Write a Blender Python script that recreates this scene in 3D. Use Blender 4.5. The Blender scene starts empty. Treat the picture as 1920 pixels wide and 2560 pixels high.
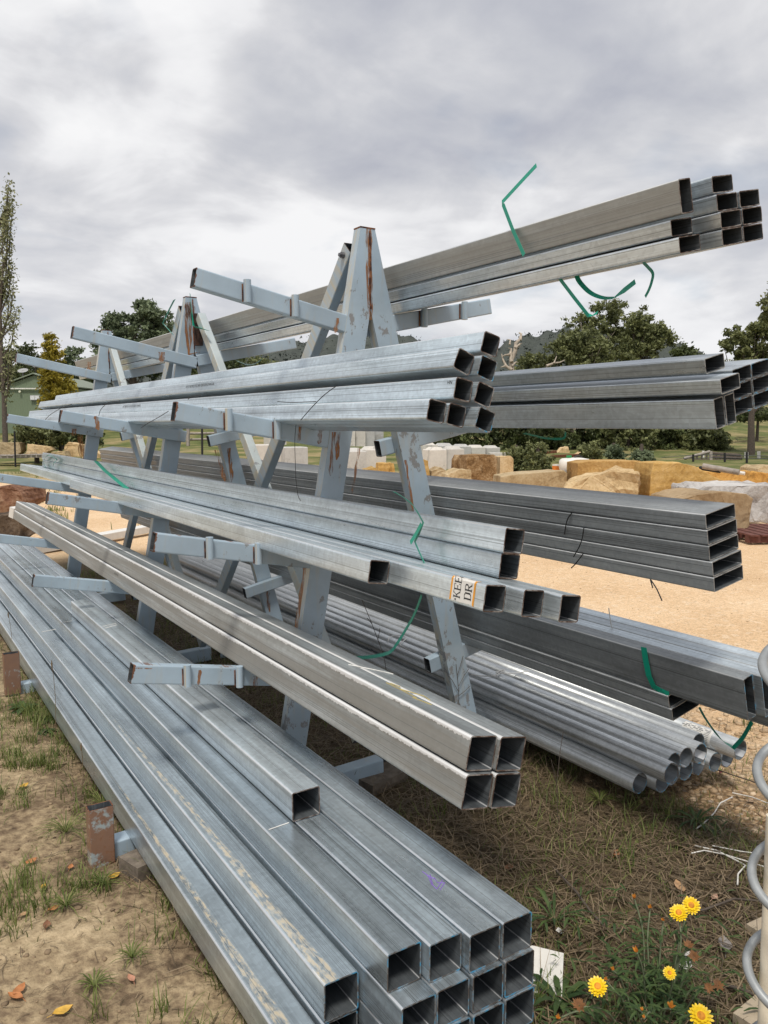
import bpy, math, random
import numpy as np
from mathutils import Vector, Matrix

# ------------------------------------------------------------------ camera
SC = bpy.context.scene
F, CX, CY = 2000.0, 960.0, 1280.0          # focal length and centre of the 1920x2560 photograph
CAM_R = np.array([[0.84164803, 0.05904675, -0.53678866],
                  [-0.54002647, 0.0920262, -0.83660181],
                  [0.0, 0.99400436, 0.10934048]])
# rows are world axes in camera space -> as a matrix it takes camera space to world space
CAM_O = np.array([0.0, 0.0, 1.6])
cam_d = bpy.data.cameras.new('camera'); cam = bpy.data.objects.new('camera', cam_d)
SC.collection.objects.link(cam); SC.camera = cam
cam_d.sensor_fit = 'VERTICAL'; cam_d.sensor_height = 36.0; cam_d.lens = F / 2560.0 * 36.0
cam_d.clip_start = 0.05; cam_d.clip_end = 3000.0
M = Matrix([list(CAM_R[0]) + [CAM_O[0]], list(CAM_R[1]) + [CAM_O[1]], list(CAM_R[2]) + [CAM_O[2]], [0, 0, 0, 1]])
cam.matrix_world = M

def ray(px, py):
    return CAM_R @ np.array([(px - CX) / F, -(py - CY) / F, -1.0])
def at(px, py, d):                      # point at forward distance d on that line of sight
    return CAM_O + ray(px, py) * d
def on(px, py, axis, val):              # point of that line of sight on a world plane
    r = ray(px, py); return CAM_O + r * ((val - CAM_O[axis]) / r[axis])
def gp(px, py, z=0.0):
    return on(px, py, 2, z)

# ------------------------------------------------------------------ world, sun, exposure
SUN_EL, SUN_AZ = math.radians(63), math.radians(222)   # azimuth clockwise from +Y
world = bpy.data.worlds.new('World'); SC.world = world; world.use_nodes = True
wt = world.node_tree; wt.nodes.clear()
def N(t, kind, **kw):
    n = t.nodes.new(kind)
    for k, v in kw.items():
        if k.startswith('i_'):
            key = k[2:]
            n.inputs[int(key) if key.isdigit() else key.replace('_', ' ')].default_value = v
        else: setattr(n, k, v)
    return n
def L(t, a, b): t.links.new(a, b)
def ramp(t, src, stops, interp='LINEAR'):
    r = N(t, 'ShaderNodeValToRGB'); r.color_ramp.interpolation = interp
    el = r.color_ramp.elements
    while len(el) > 1: el.remove(el[-1])
    el[0].position = stops[0][0]; el[0].color = (*stops[0][1], 1) if not isinstance(stops[0][1], float) else (stops[0][1],) * 3 + (1,)
    for p, c in stops[1:]:
        e = el.new(p); e.color = (*c, 1) if not isinstance(c, float) else (c, c, c, 1)
    L(t, src, r.inputs[0]); return r.outputs[0]
def mth(t, op, a, b=None, clamp=False):
    n = N(t, 'ShaderNodeMath', operation=op, use_clamp=clamp)
    for i, v in enumerate((a, b)):
        if v is None: continue
        if isinstance(v, (int, float)): n.inputs[i].default_value = v
        else: L(t, v, n.inputs[i])
    return n.outputs[0]
def mixc(t, fac, a, b, mode='MIX'):
    n = N(t, 'ShaderNodeMix', data_type='RGBA', blend_type=mode, clamp_factor=True)
    for i, v in ((0, fac), (6, a), (7, b)):
        if isinstance(v, (int, float)): n.inputs[i].default_value = v
        elif isinstance(v, tuple): n.inputs[i].default_value = (*v, 1) if len(v) == 3 else v
        else: L(t, v, n.inputs[i])
    return n.outputs[2]
def noise(t, vec, scale, detail=4.0, rough=0.55, dist=0.0, out=0):
    n = N(t, 'ShaderNodeTexNoise'); n.inputs['Scale'].default_value = scale; n.inputs['Detail'].default_value = detail
    n.inputs['Roughness'].default_value = rough; n.inputs['Distortion'].default_value = dist
    if vec is not None: L(t, vec, n.inputs['Vector'])
    return n.outputs[out]
def mapping(t, vec, scale=(1, 1, 1), loc=(0, 0, 0), rot=(0, 0, 0)):
    n = N(t, 'ShaderNodeMapping'); n.inputs['Scale'].default_value = scale; n.inputs['Location'].default_value = loc
    n.inputs['Rotation'].default_value = rot
    L(t, vec, n.inputs['Vector']); return n.outputs[0]

tc = N(wt, 'ShaderNodeTexCoord'); sep = N(wt, 'ShaderNodeSeparateXYZ'); L(wt, tc.outputs['Generated'], sep.inputs[0])
zz = mth(wt, 'ADD', mth(wt, 'MAXIMUM', sep.outputs[2], 0.0), 0.22)
comb = N(wt, 'ShaderNodeCombineXYZ')
L(wt, mth(wt, 'DIVIDE', sep.outputs[0], zz), comb.inputs[0]); L(wt, mth(wt, 'DIVIDE', sep.outputs[1], zz), comb.inputs[1])
comb.inputs[2].default_value = 3.7
n1 = noise(wt, mapping(wt, comb.outputs[0], (1, 1, 1), (0.6, 0.35, 0)), 1.05, 5, 0.5, 0.35)
n2 = noise(wt, mapping(wt, comb.outputs[0], (1, 1, 1), (4.2, 1.1, 2)), 2.6, 8, 0.56, 0.35)
nn = mth(wt, 'ADD', mth(wt, 'MULTIPLY', n1, 0.68), mth(wt, 'MULTIPLY', n2, 0.32))
cloud = ramp(wt, nn, [(0.39, (0.238, 0.246, 0.278)), (0.45, (0.292, 0.298, 0.320)), (0.495, (0.350, 0.352, 0.366)), (0.535, (0.420, 0.421, 0.430)), (0.58, (0.465, 0.465, 0.47))])
# the deck thins and brightens towards the horizon
hz = N(wt, 'ShaderNodeMapRange'); L(wt, sep.outputs[2], hz.inputs[0])
hz.inputs[1].default_value = 0.0; hz.inputs[2].default_value = 0.28; hz.inputs[3].default_value = 1.0; hz.inputs[4].default_value = 0.0
cloud = mixc(wt, mth(wt, 'MULTIPLY', hz.outputs[0], 0.55), cloud, (0.42, 0.425, 0.44))
sky = N(wt, 'ShaderNodeTexSky', sky_type='NISHITA'); sky.sun_disc = False
sky.sun_elevation = SUN_EL; sky.sun_rotation = SUN_AZ
bg1 = N(wt, 'ShaderNodeBackground'); L(wt, sky.outputs[0], bg1.inputs[0]); bg1.inputs[1].default_value = 0.05
bg2 = N(wt, 'ShaderNodeBackground'); L(wt, cloud, bg2.inputs[0]); bg2.inputs[1].default_value = 1.0
gap = ramp(wt, noise(wt, mapping(wt, comb.outputs[0], (1, 1, 1), (9.0, 3.3, 1)), 1.9, 5, 0.5, 0.2), [(0.56, 1.0), (0.70, 0.62)])
mx = N(wt, 'ShaderNodeMixShader'); L(wt, gap, mx.inputs[0]); L(wt, bg1.outputs[0], mx.inputs[1]); L(wt, bg2.outputs[0], mx.inputs[2])
wo = N(wt, 'ShaderNodeOutputWorld'); L(wt, mx.outputs[0], wo.inputs[0])

sd = bpy.data.lights.new('sun', 'SUN'); sd.energy = 1.5; sd.angle = math.radians(12); sd.color = (1.0, 0.93, 0.83)
sun = bpy.data.objects.new('sun', sd); SC.collection.objects.link(sun)
sdir = Vector((math.sin(SUN_AZ) * math.cos(SUN_EL), math.cos(SUN_AZ) * math.cos(SUN_EL), math.sin(SUN_EL)))
sun.rotation_euler = sdir.to_track_quat('Z', 'Y').to_euler()
SC.view_settings.view_transform = 'Standard'; SC.view_settings.look = 'None'
SC.view_settings.exposure = 1.0; SC.view_settings.gamma = 1.0; SC.view_settings.use_curve_mapping = False

# ------------------------------------------------------------------ helpers
random.seed(7); RNG = np.random.default_rng(11)
COL = SC.collection
def link(o, parent=None):
    COL.objects.link(o)
    if parent is not None: o.parent = parent
    return o
def tag(o, label=None, cat=None, group=None, kind=None):
    if label: o['label'] = label
    if cat: o['category'] = cat
    if group: o['group'] = group
    if kind: o['kind'] = kind
    return o
def empty(name, loc, rz=0.0):
    o = bpy.data.objects.new(name, None); COL.objects.link(o); o.location = loc; o.rotation_euler = (0, 0, rz); o.empty_display_size = 0.2
    return o
def mesh_np(name, V, faces_flat, sizes, mats, mat_idx=None, smooth=False):
    me = bpy.data.meshes.new(name); V = np.asarray(V, np.float32)
    me.vertices.add(len(V)); me.vertices.foreach_set('co', V.ravel())
    me.loops.add(len(faces_flat)); me.loops.foreach_set('vertex_index', np.asarray(faces_flat, np.int32))
    sizes = np.asarray(sizes, np.int32); me.polygons.add(len(sizes))
    me.polygons.foreach_set('loop_start', np.concatenate([[0], np.cumsum(sizes)[:-1]]).astype(np.int32))
    me.polygons.foreach_set('loop_total', sizes)
    if mat_idx is not None: me.polygons.foreach_set('material_index', np.asarray(mat_idx, np.int32))
    me.polygons.foreach_set('use_smooth', np.full(len(sizes), smooth, bool))
    for m in mats: me.materials.append(m)
    me.update(calc_edges=True); me.validate()
    return me
class MB:                                   # collects shapes, then becomes ONE mesh object
    def __init__(s): s.v = []; s.f = []; s.m = []; s.sm = []
    def add(s, vs, fs, mi=0, smooth=False):
        k = len(s.v); s.v += [tuple(map(float, p)) for p in vs]
        s.f += [tuple(i + k for i in f) for f in fs]; s.m += [mi] * len(fs); s.sm += [smooth] * len(fs); return s
    def box(s, lo, hi, mi=0, Mx=None):
        x0, y0, z0 = lo; x1, y1, z1 = hi
        vs = [(x0, y0, z0), (x1, y0, z0), (x1, y1, z0), (x0, y1, z0), (x0, y0, z1), (x1, y0, z1), (x1, y1, z1), (x0, y1, z1)]
        if Mx is not None: vs = [tuple(Mx @ Vector(p)) for p in vs]
        return s.add(vs, [(0, 3, 2, 1), (4, 5, 6, 7), (0, 1, 5, 4), (1, 2, 6, 5), (2, 3, 7, 6), (3, 0, 4, 7)], mi)
    def prism(s, poly, y0, y1, mi=0):       # polygon in XZ pushed along Y
        n = len(poly); vs = [(x, y0, z) for x, z in poly] + [(x, y1, z) for x, z in poly]
        fs = [tuple(range(n)), tuple(range(2 * n - 1, n - 1, -1))] + [(i, i + n, (i + 1) % n + n, (i + 1) % n) for i in range(n)]
        return s.add(vs, fs, mi)
    def tube(s, pts, rad, sides=6, mi=0, cap=True, smooth=True):
        pts = [Vector(p) for p in pts]; n = len(pts)
        rad = [rad] * n if isinstance(rad, (int, float)) else list(rad)
        d = (pts[1] - pts[0]).normalized(); up = Vector((0, 0, 1)) if abs(d.z) < 0.9 else Vector((1, 0, 0))
        u = d.cross(up).normalized(); vs = []
        for i, p in enumerate(pts):
            d = (pts[min(i + 1, n - 1)] - pts[max(i - 1, 0)])
            d = d.normalized() if d.length > 1e-9 else Vector((0, 0, 1))
            u = (u - d * u.dot(d)); u = u.normalized() if u.length > 1e-6 else d.orthogonal().normalized()
            w = d.cross(u)
            for k in range(sides):
                a = 2 * math.pi * k / sides; vs.append(p + (u * math.cos(a) + w * math.sin(a)) * rad[i])
        fs = [(i * sides + k, i * sides + (k + 1) % sides, (i + 1) * sides + (k + 1) % sides, (i + 1) * sides + k) for i in range(n - 1) for k in range(sides)]
        s.add(vs, fs, mi, smooth)
        if cap: s.add(vs[:sides], [tuple(range(sides - 1, -1, -1))], mi); s.add(vs[-sides:], [tuple(range(sides))], mi)
        return s
    def strip(s, pts, wdir, width, mi=0, thick=0.0008):   # a flat ribbon with a little thickness
        pts = [Vector(p) for p in pts]; n = len(pts); vs = []
        wd = [Vector(w) for w in wdir][:n] if isinstance(wdir[0], (tuple, list, Vector)) else [Vector(wdir)] * n
        for i, p in enumerate(pts):
            d = (pts[min(i + 1, n - 1)] - pts[max(i - 1, 0)]).normalized(); w = wd[i]
            w = (w - d * w.dot(d)).normalized(); nrm = d.cross(w)
            for a, b in ((-1, -1), (1, -1), (1, 1), (-1, 1)): vs.append(p + w * (a * width / 2) + nrm * (b * thick / 2))
        fs = [(4 * i + k, 4 * i + (k + 1) % 4, 4 * i + 4 + (k + 1) % 4, 4 * i + 4 + k) for i in range(n - 1) for k in range(4)]
        fs += [(3, 2, 1, 0), tuple(4 * (n - 1) + k for k in range(4))]
        return s.add(vs, fs, mi)
    def build(s, name, mats, parent=None, origin=None):
        mats = mats if isinstance(mats, (list, tuple)) else [mats]
        o0 = Vector((0, 0, 0))
        if parent is not None and origin is None: o0 = Vector(parent.location)     # shapes are given in world space
        elif origin is not None: o0 = Vector(origin)
        me = bpy.data.meshes.new(name); me.from_pydata([tuple(Vector(p) - o0) for p in s.v], [], s.f)
        for m in mats: me.materials.append(m)
        me.polygons.foreach_set('material_index', s.m); me.polygons.foreach_set('use_smooth', s.sm); me.update()
        o = bpy.data.objects.new(name, me); link(o, parent)
        if parent is None and origin is not None: o.location = o0
        return o
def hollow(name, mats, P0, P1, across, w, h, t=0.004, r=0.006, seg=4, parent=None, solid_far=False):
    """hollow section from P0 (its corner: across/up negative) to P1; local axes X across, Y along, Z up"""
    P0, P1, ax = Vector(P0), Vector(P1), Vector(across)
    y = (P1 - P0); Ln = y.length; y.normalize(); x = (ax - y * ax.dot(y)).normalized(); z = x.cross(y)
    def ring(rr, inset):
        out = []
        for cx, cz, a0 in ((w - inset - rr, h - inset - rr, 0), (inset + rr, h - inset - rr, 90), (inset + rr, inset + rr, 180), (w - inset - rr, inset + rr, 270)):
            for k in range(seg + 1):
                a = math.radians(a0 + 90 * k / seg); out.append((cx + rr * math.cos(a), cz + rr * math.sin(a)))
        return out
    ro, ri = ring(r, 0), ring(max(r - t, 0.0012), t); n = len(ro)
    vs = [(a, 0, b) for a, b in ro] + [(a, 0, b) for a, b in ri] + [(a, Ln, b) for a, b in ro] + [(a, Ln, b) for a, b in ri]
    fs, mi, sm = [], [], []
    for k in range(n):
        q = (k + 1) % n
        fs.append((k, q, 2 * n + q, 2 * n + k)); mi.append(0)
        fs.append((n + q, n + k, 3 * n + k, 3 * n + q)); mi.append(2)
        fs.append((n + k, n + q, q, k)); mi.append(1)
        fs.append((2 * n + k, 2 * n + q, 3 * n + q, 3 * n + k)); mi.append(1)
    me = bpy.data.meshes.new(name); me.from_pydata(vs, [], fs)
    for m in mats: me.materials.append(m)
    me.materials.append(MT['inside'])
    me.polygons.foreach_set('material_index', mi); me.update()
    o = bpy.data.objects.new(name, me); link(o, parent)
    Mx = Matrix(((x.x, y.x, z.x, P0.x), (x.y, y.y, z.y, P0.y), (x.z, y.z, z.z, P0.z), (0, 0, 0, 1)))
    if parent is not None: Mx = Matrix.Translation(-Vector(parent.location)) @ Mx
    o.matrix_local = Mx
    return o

# numpy value noise
def vnoise(x, y, seed=0):
    xi, yi = np.floor(x).astype(np.int64), np.floor(y).astype(np.int64); xf, yf = x - xi, y - yi
    def hsh(a, b):
        v = (a * 374761393 + b * 668265263 + seed * 974634777) & 0x7fffffff
        v = ((v ^ (v >> 13)) * 1274126177) & 0x7fffffff
        return ((v ^ (v >> 16)) & 0xffff) / 65535.0
    u, w = xf * xf * (3 - 2 * xf), yf * yf * (3 - 2 * yf)
    return (hsh(xi, yi) * (1 - u) + hsh(xi + 1, yi) * u) * (1 - w) + (hsh(xi, yi + 1) * (1 - u) + hsh(xi + 1, yi + 1) * u) * w
def fbm(x, y, seed=0, oct=4, gain=0.5):
    s, a, tot = 0, 1.0, 0
    for k in range(oct):
        s = s + a * vnoise(x * 2 ** k + 17.3 * k, y * 2 ** k - 9.1 * k, seed + k); tot += a; a *= gain
    return s / tot
def sstep(a, b, x): t = np.clip((x - a) / (b - a), 0, 1); return t * t * (3 - 2 * t)

# ------------------------------------------------------------------ materials
def newmat(name):
    m = bpy.data.materials.new(name); m.use_nodes = True; t = m.node_tree
    return m, t, t.nodes['Principled BSDF']
def objco(t, rnd=True):
    c = N(t, 'ShaderNodeTexCoord').outputs['Object']
    if not rnd: return c
    oi = N(t, 'ShaderNodeObjectInfo'); add = N(t, 'ShaderNodeVectorMath', operation='ADD')
    sc = N(t, 'ShaderNodeVectorMath', operation='SCALE'); cb = N(t, 'ShaderNodeCombineXYZ')
    L(t, oi.outputs['Random'], cb.inputs[0]); L(t, oi.outputs['Random'], cb.inputs[1]); cb.inputs[2].default_value = 0.3
    L(t, cb.outputs[0], sc.inputs[0]); sc.inputs['Scale'].default_value = 37.0
    L(t, c, add.inputs[0]); L(t, sc.outputs[0], add.inputs[1]); return add.outputs[0]
def bump(t, p, h, strength=0.3, dist=0.002):
    b = N(t, 'ShaderNodeBump'); b.inputs['Strength'].default_value = strength; b.inputs['Distance'].default_value = dist
    L(t, h, b.inputs['Height']); L(t, b.outputs[0], p.inputs['Normal'])

def galv(name, base=(0.55, 0.62, 0.665), dark=0.6, metal=0.64, rough=0.34, dust=0.0, chalk=0.0, mud=0.0, dustcol=(0.178, 0.168, 0.146)):
    m, t, p = newmat(name); co = objco(t); loc = N(t, 'ShaderNodeTexCoord').outputs['Object']
    oi = N(t, 'ShaderNodeObjectInfo')
    streak = noise(t, mapping(t, co, (26, 0.045, 26)), 1.0, 3, 0.6)
    fine = noise(t, mapping(t, co, (300, 1.1, 300)), 1.0, 2, 0.6)
    patch = noise(t, mapping(t, co, (9, 1.6, 9)), 1.0, 6, 0.65)
    f = mth(t, 'ADD', mth(t, 'MULTIPLY', streak, 0.42), mth(t, 'ADD', mth(t, 'MULTIPLY', fine, 0.16), mth(t, 'MULTIPLY', patch, 0.42)))
    bright = tuple(min(1, c * 1.3) for c in base)
    c1 = ramp(t, f, [(0.36, tuple(c * dark for c in base)), (0.46, tuple(c * 0.86 for c in base)), (0.53, base), (0.63, bright)])
    # thin dark drawing lines that run the whole length, in groups
    ln = noise(t, mapping(t, co, (520, 0.35, 520)), 1.0, 2, 0.6); grp = noise(t, mapping(t, co, (38, 0.02, 38), (3, 0, 9)), 1.0, 1, 0.5)
    lm = mth(t, 'MULTIPLY', ramp(t, ln, [(0.53, 0.0), (0.57, 1.0)]), ramp(t, grp, [(0.50, 0.0), (0.58, 1.0)]))
    c1 = mixc(t, mth(t, 'MULTIPLY', lm, 0.62), c1, tuple(c * 0.28 for c in base))
    vo = N(t, 'ShaderNodeTexVoronoi'); vo.inputs['Scale'].default_value = 75; L(t, co, vo.inputs['Vector'])
    vs_ = N(t, 'ShaderNodeSeparateColor'); L(t, vo.outputs['Color'], vs_.inputs[0])
    c1 = mixc(t, 0.45, c1, ramp(t, vs_.outputs[0], [(0.0, 0.80), (1.0, 1.14)]), 'MULTIPLY')          # zinc spangle
    blot = noise(t, mapping(t, co, (1, 0.3, 1)), 11, 6, 0.68)
    c1 = mixc(t, 0.42, c1, ramp(t, blot, [(0.34, 0.66), (0.5, 1.0), (0.68, 1.18)]), 'MULTIPLY')
    # cloudy white bloom
    bl = noise(t, mapping(t, co, (30, 1.6, 30)), 1.0, 5, 0.65)
    bm = ramp(t, bl, [(0.58, 0.0), (0.72, 1.0)])
    c1 = mixc(t, mth(t, 'MULTIPLY', bm, 0.24), c1, (0.60, 0.63, 0.66))
    # tone differs from length to length
    tone = N(t, 'ShaderNodeMapRange'); L(t, oi.outputs['Random'], tone.inputs[0]); tone.inputs[3].default_value = 0.84; tone.inputs[4].default_value = 1.10
    c1 = mixc(t, 1.0, c1, tone.outputs[0], 'MULTIPLY')
    met = N(t, 'ShaderNodeValue'); met.outputs[0].default_value = metal; metout = met.outputs[0]
    rg = mth(t, 'ADD', mth(t, 'MULTIPLY', patch, 0.34), rough - 0.19)
    g = N(t, 'ShaderNodeNewGeometry'); vt = N(t, 'ShaderNodeVectorTransform', vector_type='NORMAL', convert_from='WORLD', convert_to='OBJECT')
    L(t, g.outputs['Normal'], vt.inputs[0]); sn = N(t, 'ShaderNodeSeparateXYZ'); L(t, vt.outputs[0], sn.inputs[0])
    sl = N(t, 'ShaderNodeSeparateXYZ'); L(t, loc, sl.inputs[0])
    if dust > 0:
        side = mth(t, 'LESS_THAN', sn.outputs[0], -0.4)
        outer = mth(t, 'LESS_THAN', sl.outputs[0], 0.012)
        dn = noise(t, mapping(t, co, (25, 0.9, 25)), 1.0, 4, 0.6); dm = ramp(t, dn, [(0.34, 0.25), (0.52, 1.0)])
        m1 = mth(t, 'MULTIPLY', mth(t, 'MULTIPLY', side, outer), mth(t, 'MULTIPLY', dm, dust))
        c1 = mixc(t, m1, c1, mixc(t, dn, tuple(c * 0.85 for c in dustcol), tuple(min(1, c * 1.2) for c in dustcol)))
        metout = mth(t, 'MULTIPLY', metout, mth(t, 'SUBTRACT', 1.0, mth(t, 'MULTIPLY', m1, 0.95)))
        rg = mth(t, 'ADD', rg, mth(t, 'MULTIPLY', m1, 0.2))
    if chalk > 0:                           # white corrosion that creeps over the corners in drips
        dr = noise(t, mapping(t, co, (3, 70, 3)), 1.0, 4, 0.75)
        big = noise(t, mapping(t, co, (1, 1.2, 1)), 1.0, 2, 0.5)
        edge = mth(t, 'MULTIPLY', mth(t, 'ADD', dr, mth(t, 'MULTIPLY', big, 0.8)), 0.024)
        zz_ = mth(t, 'SUBTRACT', 0.0905, sl.outputs[2])
        cm = mth(t, 'MULTIPLY', mth(t, 'LESS_THAN', zz_, mth(t, 'SUBTRACT', edge, 0.010)), mth(t, 'LESS_THAN', sl.outputs[0], 0.010))
        cm = mth(t, 'MULTIPLY', cm, chalk)
        c1 = mixc(t, cm, c1, (0.66, 0.66, 0.66)); metout = mth(t, 'MULTIPLY', metout, mth(t, 'SUBTRACT', 1.0, cm))
    if mud > 0:                             # dried yellow mud, thicker towards the near end
        top = mth(t, 'GREATER_THAN', sn.outputs[2], 0.4)
        wob = noise(t, mapping(t, co, (6, 1.6, 6)), 1.0, 5, 0.65)
        off = mth(t, 'ABSOLUTE', mth(t, 'SUBTRACT', sl.outputs[0], mth(t, 'ADD', 0.026, mth(t, 'MULTIPLY', mth(t, 'SUBTRACT', wob, 0.5), 0.05))))
        wid = N(t, 'ShaderNodeMapRange'); L(t, sl.outputs[1], wid.inputs[0]); wid.inputs[1].default_value = 0.2; wid.inputs[2].default_value = 2.2
        wid.inputs[3].default_value = 0.019 * mud; wid.inputs[4].default_value = 0.001
        gr = noise(t, mapping(t, co, (90, 24, 90)), 1.0, 4, 0.7)
        mm = mth(t, 'MULTIPLY', mth(t, 'MULTIPLY', top, mth(t, 'MULTIPLY', mth(t, 'SUBTRACT', wid.outputs[0], off), 260.0, True)), ramp(t, gr, [(0.42, 0.0), (0.58, 1.0)]))
        c1 = mixc(t, mth(t, 'MULTIPLY', mm, 0.72), c1, (0.46, 0.37, 0.23)); metout = mth(t, 'MULTIPLY', metout, mth(t, 'SUBTRACT', 1.0, mm))
    if 'pipe' not in name:                  # the weld seam shows as a fine line along two faces
        rz_ = mth(t, 'MULTIPLY', oi.outputs['Random'], 0.022)
        s1 = mth(t, 'LESS_THAN', mth(t, 'ABSOLUTE', mth(t, 'SUBTRACT', sl.outputs[2], mth(t, 'ADD', rz_, 0.016))), 0.0009)
        s2 = mth(t, 'LESS_THAN', mth(t, 'ABSOLUTE', mth(t, 'SUBTRACT', sl.outputs[0], mth(t, 'ADD', rz_, 0.020))), 0.0009)
        s1 = mth(t, 'MULTIPLY', s1, mth(t, 'LESS_THAN', sn.outputs[0], -0.7)); s2 = mth(t, 'MULTIPLY', s2, mth(t, 'GREATER_THAN', sn.outputs[2], 0.7))
        c1 = mixc(t, mth(t, 'MULTIPLY', mth(t, 'ADD', s1, s2), 0.6), c1, tuple(c * 0.25 for c in base))
    corner = mth(t, 'MULTIPLY', mth(t, 'LESS_THAN', sn.outputs[0], -0.25), mth(t, 'GREATER_THAN', sn.outputs[2], 0.25))  # sky highlight along light-facing corners, painted into the colour as bright zinc
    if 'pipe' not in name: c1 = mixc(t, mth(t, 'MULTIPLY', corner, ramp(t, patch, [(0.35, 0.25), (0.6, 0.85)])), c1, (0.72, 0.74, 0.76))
    L(t, c1, p.inputs['Base Color']); L(t, metout, p.inputs['Metallic']); L(t, rg, p.inputs['Roughness'])
    bump(t, p, mth(t, 'ADD', mth(t, 'MULTIPLY', streak, 0.7), mth(t, 'MULTIPLY', fine, 0.3)), 0.05, 0.001)
    return m
def cutmat(name, a, b, c, thr=0.5):
    m, t, p = newmat(name); co = objco(t)
    n = noise(t, co, 38, 4, 0.65)
    L(t, ramp(t, n, [(thr - 0.08, a), (thr, b), (thr + 0.1, c)]), p.inputs['Base Color']); p.inputs['Roughness'].default_value = 0.65; p.inputs['Metallic'].default_value = 0.25
    return m
def plain(name, col, rough=0.6, metal=0.0, var=0.25, scale=12, bmp=0.0, spec=None, rnd=True):
    m, t, p = newmat(name); co = objco(t, rnd); n = noise(t, co, scale, 5, 0.6)
    L(t, ramp(t, n, [(0.3, tuple(c * (1 - var) for c in col)), (0.7, tuple(min(1, c * (1 + var)) for c in col))]), p.inputs['Base Color'])
    p.inputs['Roughness'].default_value = rough; p.inputs['Metallic'].default_value = metal
    if spec is not None: p.inputs['Specular IOR Level'].default_value = spec
    if bmp: bump(t, p, n, bmp, 0.01)
    return m
MT = {}
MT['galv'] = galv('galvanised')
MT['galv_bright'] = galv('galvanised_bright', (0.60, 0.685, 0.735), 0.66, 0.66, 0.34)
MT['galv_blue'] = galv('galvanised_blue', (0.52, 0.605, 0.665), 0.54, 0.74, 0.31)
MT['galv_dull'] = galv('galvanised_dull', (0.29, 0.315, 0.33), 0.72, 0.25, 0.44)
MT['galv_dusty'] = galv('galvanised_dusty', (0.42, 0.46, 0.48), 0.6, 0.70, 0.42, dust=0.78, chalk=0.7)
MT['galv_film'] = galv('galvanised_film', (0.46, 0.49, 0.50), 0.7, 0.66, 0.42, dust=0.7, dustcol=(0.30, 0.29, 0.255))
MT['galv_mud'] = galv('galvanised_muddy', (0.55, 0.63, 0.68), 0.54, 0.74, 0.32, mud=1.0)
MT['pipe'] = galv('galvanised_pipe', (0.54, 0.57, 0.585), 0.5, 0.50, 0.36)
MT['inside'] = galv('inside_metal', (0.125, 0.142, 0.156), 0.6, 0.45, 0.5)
MT['cut'] = cutmat('cut_edge', (0.07, 0.04, 0.028), (0.16, 0.12, 0.10), (0.30, 0.29, 0.28))
MT['cut_blue'] = cutmat('cut_edge_blue', (0.10, 0.085, 0.075), (0.22, 0.24, 0.25), (0.06, 0.31, 0.53), 0.52)
MT['cut_grey'] = cutmat('cut_edge_grey', (0.13, 0.12, 0.11), (0.27, 0.27, 0.26), (0.38, 0.38, 0.37), 0.45)
MT['rust'] = cutmat('rust', (0.055, 0.018, 0.010), (0.14, 0.05, 0.022), (0.24, 0.10, 0.045))
MT['dark_rust'] = cutmat('dark_rust', (0.02, 0.012, 0.010), (0.05, 0.025, 0.018), (0.09, 0.045, 0.03))

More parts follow.
